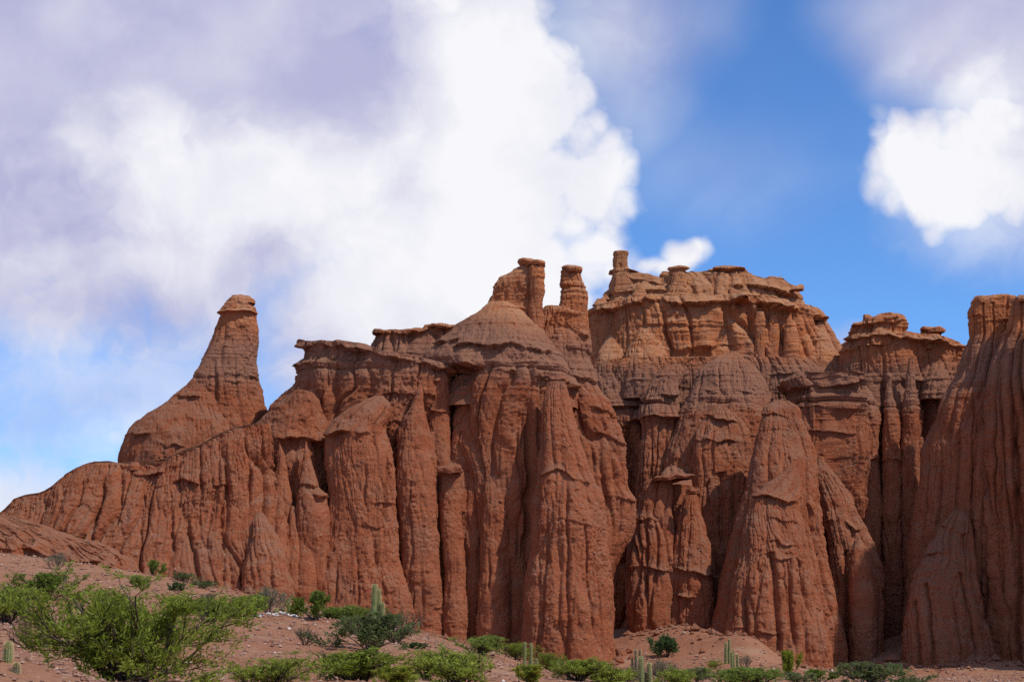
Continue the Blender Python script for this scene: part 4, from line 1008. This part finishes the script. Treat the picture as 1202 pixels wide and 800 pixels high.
def bush_mesh(seed, leaves=9000, stems=9, leaf=0.03, wide=1.0, flat=0.55, dry=0.0, stem_r=0.016, up=0.06, lift=0.0):
    """bush one unit wide and about `flat` high; returns (branch verts, faces, leaf verts, faces)"""
    rng = random.Random(seed)
    V, F = [], []
    tips = []
    for sidx in range(stems):
        az = 2 * math.pi * (sidx + rng.uniform(-0.3, 0.3)) / stems
        el = math.radians(rng.uniform(18, 80))
        d = Vector((math.cos(az) * math.cos(el), math.sin(az) * math.cos(el), math.sin(el) * (0.7 + flat * 0.6)))
        L = rng.uniform(0.34, 0.52) * (1.0 if el < 0.9 else flat * 1.5)
        main = grow(rng, Vector((rng.gauss(0, 0.02), rng.gauss(0, 0.02), -0.02)), d.normalized(), L, 6, up, 0.16)
        tube_into(V, F, main, stem_r, stem_r * 0.3, 5)
        for b in range(rng.randint(5, 8)):
            i = rng.randint(2, 6)
            q = main[i]; dd = (main[i] - main[i - 1]).normalized()
            side = (dd + Vector((rng.gauss(0, .6), rng.gauss(0, .6), rng.gauss(0.12, .35)))).normalized()
            br = grow(rng, q, side, rng.uniform(0.12, 0.26), 4, up * 1.4, 0.2)
            tube_into(V, F, br, stem_r * 0.42, stem_r * 0.14, 3)
            for c in range(rng.randint(3, 6)):
                k = rng.randint(1, 4)
                dd2 = (br[k] - br[k - 1]).normalized()
                s2 = (dd2 + Vector((rng.gauss(0, .6), rng.gauss(0, .6), rng.gauss(0.15, .4)))).normalized()
                tw = grow(rng, br[k], s2, rng.uniform(0.05, 0.12), 3, up * 1.5, 0.22)
                tube_into(V, F, tw, stem_r * 0.15, stem_r * 0.07, 3)
                tips.append(tw)
    LV = LF = None
    if leaves:
        # bare patches: whole boughs with few leaves
        tips = [t_ for t_ in tips if rng.random() > dry]
        per = max(1, leaves // max(1, len(tips)))
        r = np.random.default_rng(seed)
        A = np.array([[t_[0], t_[1], t_[2], t_[3]] for t_ in tips])            # (n,4,3)
        n = len(A)
        dens = r.uniform(0.25, 1.75, n)
        ids = np.repeat(np.arange(n), np.maximum(1, (dens * per).astype(int)))
        u = r.uniform(0, 2.999, len(ids)); k = u.astype(int); f = (u - k)[:, None]
        P = A[ids, k] * (1 - f) + A[ids, k + 1] * f
        D = A[ids, k + 1] - A[ids, k]; D /= np.linalg.norm(D, axis=1, keepdims=True) + 1e-9
        P = P + r.normal(0, 0.010, P.shape)
        dirv = D * 0.6 + r.normal(0, 0.65, P.shape) + np.array([0, 0, 0.35])
        dirv /= np.linalg.norm(dirv, axis=1, keepdims=True)
        side = np.cross(dirv, r.normal(0, 1, P.shape)); side /= np.linalg.norm(side, axis=1, keepdims=True) + 1e-9
        ln = (leaf * r.uniform(0.6, 1.5, len(ids)))[:, None]
        wd = ln * 0.14
        LV = np.stack([P, P + dirv * ln * 0.5 + side * wd, P + dirv * ln, P + dirv * ln * 0.5 - side * wd], 1).reshape(-1, 3)
        LF = np.arange(len(LV)).reshape(-1, 4)
        if lift:
            pass
    return np.array(V), F, LV, LF


def make_bush(kind):
    """first of a kind: its branches and its foliage as meshes, to be shared by every copy"""
    prm = BUSH_KINDS[kind]
    V, F, LV, LF = bush_mesh(**prm['mesh'])
    zq = float(np.quantile((V if LV is None else LV)[:, 2], 0.90))
    for A in (V, LV):
        if A is not None:      # no single bough shoots far above the rest
            hi = A[:, 2] > zq
            A[hi, 2] = zq + (A[hi, 2] - zq) * 0.45
    bme = raw_mesh('branches', V, F, prm['wood'])
    lme = raw_mesh('foliage', LV, LF, prm['leaf']) if LV is not None else None
    allv = V if LV is None else np.concatenate([V, LV])
    w = np.quantile(np.abs(allv[:, 0]), 0.97) * 2
    h = np.quantile(allv[:, 2], 0.985)
    return bme, lme, w, h


def raw_mesh(name, V, F, mat):
    me = bpy.data.meshes.new(name)
    V = np.asarray(V, np.float32); F = np.asarray(F, np.int32)
    me.vertices.add(len(V)); me.vertices.foreach_set('co', V.ravel())
    me.loops.add(F.size); me.loops.foreach_set('vertex_index', F.ravel())
    me.polygons.add(len(F)); me.polygons.foreach_set('loop_start', (np.arange(len(F)) * F.shape[1]).astype(np.int32))
    me.materials.append(mat)
    me.update(calc_edges=True)
    return me


BUSH_KINDS = {
    'large': dict(mesh=dict(seed=5, leaves=24000, stems=24, leaf=0.021, flat=0.32, stem_r=0.009, dry=0.22, up=0.03), wood=BARK, leaf=LEAF['bright']),
    'bright': dict(mesh=dict(seed=11, leaves=5200, stems=15, leaf=0.036, flat=0.36, stem_r=0.011, dry=0.25), wood=BARK, leaf=LEAF['bright']),
    'feathery': dict(mesh=dict(seed=12, leaves=3800, stems=14, leaf=0.042, flat=0.42, stem_r=0.012, dry=0.4), wood=BARK, leaf=LEAF['bright']),
    'green': dict(mesh=dict(seed=23, leaves=4000, stems=12, leaf=0.05, flat=0.45, stem_r=0.014, dry=0.1), wood=BARK, leaf=LEAF['green']),
    'dull': dict(mesh=dict(seed=31, leaves=4200, stems=12, leaf=0.05, flat=0.5, stem_r=0.012, dry=0.3), wood=TWIG, leaf=LEAF['dull']),
    'dark': dict(mesh=dict(seed=37, leaves=6000, stems=9, leaf=0.055, flat=0.55, stem_r=0.013), wood=BARK, leaf=LEAF['dark']),
    'grey': dict(mesh=dict(seed=41, leaves=1800, stems=14, leaf=0.04, flat=0.55, stem_r=0.011, dry=0.35), wood=TWIG, leaf=LEAF['grey']),
    'bare': dict(mesh=dict(seed=47, leaves=500, stems=11, leaf=0.035, flat=0.6, stem_r=0.013, dry=0.6), wood=BARK, leaf=LEAF['grey']),
    'yellow': dict(mesh=dict(seed=53, leaves=6000, stems=8, leaf=0.05, flat=0.75, stem_r=0.014, up=0.16), wood=BARK, leaf=LEAF['yellow']),
    'sapling': dict(mesh=dict(seed=59, leaves=6500, stems=6, leaf=0.05, flat=0.7, stem_r=0.022, up=0.12), wood=BARK, leaf=LEAF['green']),
}
BUSH_DONE = {}


def ground_hit(px, py):
    """distance ahead at which the ground shows at that photo pixel"""
    Ys = np.arange(10, 135, 0.25)
    x = Ys * (px - 601) / F_PX
    zr = np.array([zat(py, y) for y in Ys])
    g = ground_z(x, Ys, False)
    hit = np.nonzero(zr <= g)[0]
    return float(Ys[hit[0]]) if len(hit) else 100.0


BRNG = random.Random(3)


def bush(name, label, cat, kind, px, py, w_px, h_px, Y=None, group=None):
    Yd = Y or ground_hit(px, py)
    if kind not in BUSH_DONE:
        BUSH_DONE[kind] = make_bush(kind)
    bme, lme, w, h = BUSH_DONE[kind]
    x = xat(px, py, Yd)
    z = float(ground_z(np.array([x]), np.array([Yd]))[0])
    r = thing(name, label, cat, (x, Yd, z - 0.03), group)
    k = Yd / F_PX
    if py > 800 and kind != 'large':
        h_px *= 0.74
    r.scale = (w_px * k / w, w_px * k / w, h_px * k / h)
    r.rotation_euler.z = BRNG.uniform(-0.7, 0.7) + (math.pi if BRNG.random() < 0.5 else 0)
    for nm, me in (('branches', bme), ('foliage', lme)):
        if me is not None:
            o = bpy.data.objects.new(nm, me); COL.objects.link(o); o.parent = r
    return r


PLANTS = [
    ('bush', 'large bright green bush spreading over the lower left corner of the slope', 'bush', 'large', 140, 826, 232, 110, 24.0),
    ('bush', 'low bright green bush at the bottom edge just right of the large bush', 'bush', 'bright', 318, 822, 128, 58, 27.5),
    ('bush', 'bright green bush with grey twigs below it, cut off by the left edge', 'bush', 'feathery', 8, 732, 66, 44, None),
    ('bush', 'round green bush alone on the bare slope above the large bush', 'bush', 'green', 52, 703, 48, 32, None),
    ('shrub', 'nearly leafless dark shrub with forked stems left of the large bush', 'shrub', 'bare', 34, 760, 60, 46, None),
    ('shrub', 'grey green shrub on the crest below the rock apron', 'shrub', 'grey', 68, 667, 28, 20, None),
    ('small_tree', 'small dark stemmed tree on the crest below the fluted ridge', 'tree', 'sapling', 181, 674, 24, 21, None),
    ('bush', 'small green bush on the slope just below the small dark stemmed tree', 'bush', 'green', 164, 689, 24, 15, None),
    ('shrub', 'small dark rounded shrub on the open slope below the crest', 'shrub', 'dark', 206, 693, 20, 12, None),
    ('shrub', 'low dull green shrub in the crest row right of the small tree', 'shrub', 'dull', 215, 681, 30, 11, None),
    ('shrub', 'thin dull shrub at the right end of the low crest row', 'shrub', 'dull', 238, 690, 34, 10, None),
    ('shrub', 'small bare brown shrub alone on the slope above the large bush tip', 'shrub', 'bare', 215, 717, 20, 12, None),
    ('shrub', 'flat grey twiggy shrub below the crest by the deep crack', 'shrub', 'grey', 246, 702, 26, 9, None),
    ('bush', 'green bush growing round the pair of short cacti', 'bush', 'green', 250, 727, 54, 26, None),
    ('bush', 'dense green bush at the left end of the white stones', 'bush', 'green', 289, 724, 46, 26, None),
    ('shrub', 'grey twiggy shrub behind the white stones', 'shrub', 'grey', 316, 724, 44, 33, 72.0),
    ('bush', 'slim upright green bush behind the grey shrub at the cone foot', 'bush', 'yellow', 312, 712, 16, 26, 80.0),
    ('small_tree', 'small green tree with a dark trunk on the knoll crest by the single cactus', 'tree', 'sapling', 371, 729, 52, 33, None),
    ('bush', 'low green bush between the single cactus and the small trunked tree', 'bush', 'bright', 346, 726, 34, 20, 71.0),
    ('bush', 'green bush with grey twigs right of the small trunked tree', 'bush', 'green', 396, 734, 44, 20, 70.0),
    ('bush', 'broad green bush on the knoll crest left of the tall cactus', 'bush', 'green', 420, 740, 40, 24, 69.0),
    ('shrub', 'wide grey green twiggy bush round the foot of the tall cactus', 'bush', 'dull', 434, 764, 104, 44, None),
    ('shrub', 'bare branching shrub reaching right from the tall cactus', 'shrub', 'bare', 462, 758, 74, 40, 60.0),
    ('shrub', 'small leafless shrub on the bare knoll below the white stones', 'shrub', 'bare', 359, 757, 28, 24, None),
    ('shrub', 'flat dark shrub on the slope right below the bare branching shrub', 'shrub', 'dark', 486, 762, 28, 8, None),
    ('bush', 'bright green bush at the bottom edge below the tall cactus', 'bush', 'feathery', 418, 818, 104, 56, 36.0),
    ('bush', 'yellow flecked bush at the bottom edge right of the tall cactus', 'bush', 'yellow', 470, 820, 60, 36, 34.0),
    ('bush', 'green bush with dark bare stems at bottom centre', 'bush', 'feathery', 535, 808, 80, 56, 42.0),
    ('bush', 'low bright bush against the left of the dark stemmed bush', 'bush', 'bright', 500, 808, 64, 52, 43.0),
    ('bush', 'green bush on the slope crest below the pale panel of cliff', 'bush', 'green', 566, 768, 46, 22, None),
    ('bush', 'green bush at the cliff foot left of the front pillar', 'bush', 'bright', 606, 776, 56, 24, 84.0),
    ('bush', 'upright bright bush round the twin stemmed young cactus', 'bush', 'yellow', 626, 808, 46, 34, 48.0),
    ('bush', 'bright low bush at the foot of the front pillar', 'bush', 'bright', 646, 790, 46, 26, 74.0),
    ('bush', 'thin green bush under the middle of the front pillar', 'bush', 'feathery', 680, 806, 66, 34, 60.0),
    ('bush', 'green bush at the right corner of the front pillar', 'bush', 'feathery', 716, 808, 56, 32, 62.0),
    ('shrub', 'grey leafless shrub below the rubble in the dark cleft', 'shrub', 'grey', 738, 808, 46, 30, 64.0),
    ('shrub', 'pale twiggy shrub beside the lone thin cactus', 'shrub', 'grey', 776, 806, 40, 40, 70.0),
    ('bush', 'dark green round bush at the foot of the squat rock lumps', 'bush', 'dark', 783, 771, 36, 24, None),
    ('bush', 'yellow green bush at the bottom edge under the squat lumps', 'bush', 'feathery', 796, 808, 40, 28, 64.0),
    ('shrub', 'grey green shrub beside three stubby cacti', 'shrub', 'dull', 818, 802, 38, 24, 74.0),
    ('bush', 'tiny bright bush on the talus left of the upright cacti', 'bush', 'bright', 838, 784, 22, 12, None),
    ('bush', 'green bush in front of the upright cacti below the great cone', 'bush', 'green', 860, 806, 48, 28, 66.0),
    ('bush', 'spreading green bush at the base of the pinkish gravel mound', 'bush', 'green', 888, 806, 56, 26, 68.0),
    ('shrub', 'small grey shrub at the left foot of the gravel mound', 'shrub', 'grey', 876, 783, 18, 14, None),
    ('small_tree', 'yellow green sapling with several stems beside the gravel mound', 'tree', 'yellow', 924, 796, 30, 34, 84.0),
    ('bush', 'small dark branched bush under the right side of the great cone', 'bush', 'sapling', 960, 804, 42, 22, 74.0),
    ('shrub', 'dull green bush below the great cone left of the dark branched one', 'bush', 'dull', 935, 810, 40, 20, 70.0),
    ('bush', 'wide feathery dull bush at the foot of the tan cone', 'bush', 'dull', 1024, 812, 96, 38, 70.0),
    ('shrub', 'low shaded bush at the mouth of the narrow right cleft', 'shrub', 'dull', 1062, 812, 44, 18, 72.0),
]


def stone_mesh(rng, r, flat=0.65):
    import bmesh
    bm = bmesh.new()
    bmesh.ops.create_icosphere(bm, subdivisions=2, radius=1)
    ph = [rng.uniform(0, 50) for _ in range(3)]
    co = np.array([v.co for v in bm.verts], np.float32)
    n = vnoise(co[:, 0] * 1.3 + ph[0], co[:, 1] * 1.3 + ph[1], co[:, 2] * 1.3 + ph[2])
    for v, k in zip(bm.verts, n):
        v.co *= 1 + 0.45 * float(k)
        v.co = Vector((round(v.co.x * 2.2) / 2.2 * .35 + v.co.x * .65, v.co.y, v.co.z * flat)) * r
    me = bpy.data.meshes.new('stone'); bm.to_mesh(me); bm.free()
    return me


def cactus_stem(parent, base, h, r, mat_body, bend=0.0, seed=0, crown=True, from_arm=None):
    """ribbed column with a rounded, spiny tip; base is local to the parent"""
    rng = random.Random(seed)
    ribs, per = 11, 4
    n = ribs * per
    rows = 26
    V, F = [], []
    lean = (rng.uniform(-0.04, 0.04) + bend, rng.uniform(-0.03, 0.03))
    for i in range(rows + 1):
        t = i / rows
        rr = r * (0.82 + 0.22 * math.sin(math.pi * min(1, t * 1.15))) * (1 + 0.04 * math.sin(i * 1.7 + seed))
        zt = t * h
        cap = r * 1.3
        if h - zt < cap:
            q = 1 - (h - zt) / cap
            rr *= math.sqrt(max(0.0, 1 - q ** 2.2)) if i < rows else 0.02
        for k in range(n):
            a = 2 * math.pi * k / n
            rib = 1 - 0.16 * (0.5 - 0.5 * math.cos(a * ribs))
            V.append((base[0] + lean[0] * zt + rr * rib * math.cos(a), base[1] + lean[1] * zt + rr * rib * math.sin(a), base[2] + zt))
    for i in range(rows):
        for k in range(n):
            a = i * n + k; b = i * n + (k + 1) % n
            F.append((a, b, b + n, a + n))
    st = bpy.data.objects.new('stem', raw_mesh('stem', V, F, mat_body))
    for p in st.data.polygons:
        p.use_smooth = True
    COL.objects.link(st); st.parent = parent
    # spines along the ribs, thicker at the tip
    SV, SF = [], []
    for i in range(1, rows * 2):
        t = i / (rows * 2)
        dens = 1 if t < 0.72 else 4
        for k in range(ribs):
            for q in range(dens):
                a = 2 * math.pi * (k + rng.uniform(-0.08, 0.08)) / ribs
                rr = r * (0.82 + 0.22 * math.sin(math.pi * min(1, t * 1.15)))
                zt = t * h
                if h - zt < r * 1.3:
                    rr *= math.sqrt(max(0.02, 1 - (1 - (h - zt) / (r * 1.3)) ** 2.2))
                c = Vector((base[0] + lean[0] * zt + rr * math.cos(a), base[1] + lean[1] * zt + rr * math.sin(a), base[2] + zt))
                for _ in range(1 if rng.random() < 0.75 else 2):
                    d = Vector((math.cos(a) + rng.gauss(0, .5), math.sin(a) + rng.gauss(0, .5), rng.gauss(0.25, .6))).normalized()
                    s = d.orthogonal().normalized() * r * 0.03
                    L = r * rng.uniform(0.35, 0.6) * (1.0 if t < 0.85 else 1.15)
                    b = len(SV)
                    SV += [tuple(c - s), tuple(c + s), tuple(c + d * L)]
                    SF.append((b, b + 1, b + 2))
    sp = bpy.data.objects.new('spines', raw_mesh('spines', SV, SF, SPINE))
    COL.objects.link(sp); sp.parent = st
    return st


CACTI = [  # label, px, base py, metres ahead or None, stems: (offset px, base px up, height px, radius px, bend)
    ('tall four stemmed columnar cactus standing in the twiggy bush', 441, 760, None, 'g', [(-4, 0, 75, 3.4, 0), (3, 4, 66, 2.9, 0.02), (0, 0, 63, 3.2, 0), (7, 6, 48, 2.8, 0.02), (-7, 20, 18, 2.0, 0)]),
    ('single slim brownish columnar cactus by the white stones', 339, 722, None, 'g', [(0, 0, 21, 1.9, 0)]),
    ('short pale cactus just behind the white stones', 324, 719, 70.0, 'g', [(0, 0, 11, 1.8, 0)]),
    ('pair of short pale green cacti in the bush left of the white stones', 260, 725, None, 'g', [(-3, 0, 16, 2.0, 0), (3, 0, 21, 2.0, 0)]),
    ('stout ribbed barrel shaped cactus near the lower left edge', 11, 772, None, 'g', [(0, 0, 21, 5.0, 0)]),
    ('small round brown cactus beside the stout ribbed one', 21, 780, None, 'd', [(0, 0, 11, 4.2, 0)]),
    ('short brownish cactus half hidden by the large bush', 56, 760, None, 'd', [(0, 0, 18, 4.2, 0)]),
    ('twin stemmed young green cactus with pale tips before the front pillar', 619, 803, 52.0, 'g', [(-4, 0, 45, 1.7, 0), (5, 0, 44, 1.7, 0), (11, 0, 26, 1.6, 0.03), (-9, 0, 22, 1.5, -0.05), (1, 0, 22, 1.6, 0)]),
    ('dark greyish many stemmed cactus below the rubble in the cleft', 749, 796, 78.0, 'd', [(-2, 0, 38, 1.8, 0), (2, 0, 38, 1.7, 0.01), (6, 4, 26, 1.6, 0.03), (-6, 4, 24, 1.5, -0.03)]),
    ('thick green cactus with a side arm at the bottom edge below the cleft', 755, 812, 60.0, 'g', [(-2, 0, 37, 2.9, 0), (8, 2, 28, 2.7, 0.0), (3, 0, 19, 2.5, 0)]),
    ('lone thin cactus with a pale top at the foot of the squat lumps', 787, 782, 88.0, 'g', [(0, 0, 16, 1.5, 0)]),
    ('tallest green cactus pair at the left foot of the great cone', 853, 779, None, 'g', [(-1.5, 0, 25, 1.8, 0), (2.5, 0, 29, 1.5, 0.01)]),
    ('three dark green cactus stems just right of the tallest pair', 861, 784, None, 'g', [(-2, 0, 20, 1.5, 0), (0.8, 0, 22, 1.4, 0), (5, 0, 17, 1.5, 0)]),
    ('three stubby greyish cacti on the talus edge', 829, 796, None, 'd', [(-5, 0, 15, 1.6, 0), (0, 0, 12, 1.5, 0), (4, 0, 11, 1.5, 0)]),
]


def build_plants():
    for row in PLANTS:
        name, label, cat, kind, px, py, w_, h_, Y = row
        bush(name, label, cat, kind, px, py, w_, h_, Y)
    for k, (label, px, py, Y, tone, stems) in enumerate(CACTI):
        Yd = Y or ground_hit(px, py)
        x = xat(px, py, Yd)
        z = float(ground_z(np.array([x]), np.array([Yd]))[0])
        r = thing('cactus', label, 'cactus', (x, Yd, z - 0.05))
        s = Yd / F_PX
        for q, (dx, up, h_, rad, bend) in enumerate(stems):
            cactus_stem(r, (dx * s, ((q * 37) % 5 - 2) * rad * s * 0.6, up * s), h_ * s + 0.05, rad * s, CACTUS if tone == 'g' else DRYC, bend, k * 10 + q)


def build_stones():
    rng = random.Random(8)
    protos = [stone_mesh(rng, 1.0, rng.uniform(0.5, 0.8)) for _ in range(5)]
    for me in protos:
        me.name = 'white_stone'; me.materials.append(WHITE)
    for i in range(34):
        u = rng.random()
        px = 288 + 76 * u
        dy = -7 * math.exp(-((px - 324) / 16) ** 2) * rng.random()
        py = 724.5 + rng.uniform(-1.5, 1.0)
        Yd = ground_hit(px, py)
        x = xat(px, py, Yd)
        z = float(ground_z(np.array([x]), np.array([Yd]))[0])
        s = Yd / F_PX * rng.choice([1.2, 1.6, 2.0, 2.6, 3.2]) * (1.0 if 300 < px < 352 else 0.6)
        o = bpy.data.objects.new('white_stone', protos[i % 5]); COL.objects.link(o)
        o.location = (x, Yd, z + s * 0.25 - dy * Yd / F_PX * 0.6)
        o.scale = (s * rng.uniform(0.8, 1.5), s * rng.uniform(0.8, 1.2), s)
        o.rotation_euler = (rng.uniform(-.3, .3), rng.uniform(-.3, .3), rng.uniform(0, 6))
        o['label'] = 'white stone in the pale heap along the knoll crest'
        o['category'] = 'stone'; o['group'] = 'white stones heaped on the knoll crest'
    big = [(721, 764, 6, 'rounded red boulder against the right corner of the front pillar'), (730, 770, 7, 'flat topped red boulder in the middle of the cleft rubble'), (726, 778, 6, 'low red boulder at the front of the cleft rubble'),
           (737, 767, 5, 'small red boulder at the back of the cleft rubble'), (741, 774, 4, 'smallest red boulder right of the cleft rubble')]
    for k, (px, py, rp, lab) in enumerate(big):
        me = stone_mesh(random.Random(60 + k), 1.0, 0.75); me.name = 'boulder'; me.materials.append(ROCK)
        Yd = ground_hit(px, py); x = xat(px, py, Yd); z = float(ground_z(np.array([x]), np.array([Yd]))[0]); s = Yd / F_PX * rp
        o = bpy.data.objects.new('boulder', me); COL.objects.link(o)
        o.location = (x, Yd, z + s * 0.35); o.scale = (s * 1.1, s, s); o.rotation_euler = (0.2 * k, 0.1, k * 1.3)
        o['label'] = lab; o['category'] = 'boulder'
    # rubble along the foot of the cliffs and loose gravel: past counting
    r = np.random.default_rng(6)
    n = 900
    px = r.uniform(120, 1200, n)
    foot = np.interp(px, [120, 250, 350, 450, 530, 600, 720, 735, 790, 850, 990, 1035, 1060, 1200], [104, 103, 106, 108, 110, 109, 107, 122, 119, 115, 114, 121, 116, 115])
    Yd = foot - np.abs(r.normal(0, 2.6, n)) + 0.5
    pieces('rubble', px, Yd, np.minimum(np.exp(r.normal(-2.0, 0.55, n)), 0.55), r, [ROCK, ROCK], [0.5, 0.5])
    r = np.random.default_rng(5)
    n = 26000
    Yd = 11 + 112 * r.random(n) ** 1.25
    px = r.uniform(-60, 1262, n)
    s = np.exp(r.normal(-3.25, 0.5, n)) * (0.6 + Yd / 110)
    s = np.minimum(np.minimum(s, 0.2), 0.0022 * Yd)
    mats = [plain_material('gravel_brown', (0.21, 0.105, 0.072), (0.36, 0.20, 0.145), 3), plain_material('gravel_pink', (0.34, 0.21, 0.15), (0.46, 0.30, 0.22), 3), plain_material('gravel_pale', (0.55, 0.45, 0.38), (0.70, 0.60, 0.52), 3)]
    pieces('gravel', px, Yd, s, r, mats, [.74, .25, .01])


def pieces(name, px, Yd, s, r, mats, share):
    n = len(px)
    x = Yd * (px - 601) / F_PX
    z = ground_z(x, Yd)
    octa = np.array([(1, 0, 0), (0, 1, 0), (-1, 0, 0), (0, -1, 0), (0, 0, 0.75), (0, 0, -0.6)], np.float32)
    tri = np.array([(0, 1, 4), (1, 2, 4), (2, 3, 4), (3, 0, 4), (1, 0, 5), (2, 1, 5), (3, 2, 5), (0, 3, 5)])
    jit = r.uniform(0.6, 1.35, (n, 6, 3)).astype(np.float32)
    a = r.uniform(0, 6.28, n)
    P = octa[None] * jit * s[:, None, None]
    X = P[..., 0] * np.cos(a)[:, None] - P[..., 1] * np.sin(a)[:, None]
    Y2 = P[..., 0] * np.sin(a)[:, None] + P[..., 1] * np.cos(a)[:, None]
    V = np.stack([X + x[:, None], Y2 + Yd[:, None], P[..., 2] + (z + s * 0.25)[:, None]], -1).reshape(-1, 3)
    T = (tri[None] + (np.arange(n) * 6)[:, None, None]).reshape(-1, 3)
    mi = np.repeat(r.choice(len(mats), n, p=share), 8)
    o = mesh_from(name, V, None, mats, smooth=False, faces_t=T, mat_idx=mi)
    o['kind'] = 'stuff'


build_plants()
build_stones()
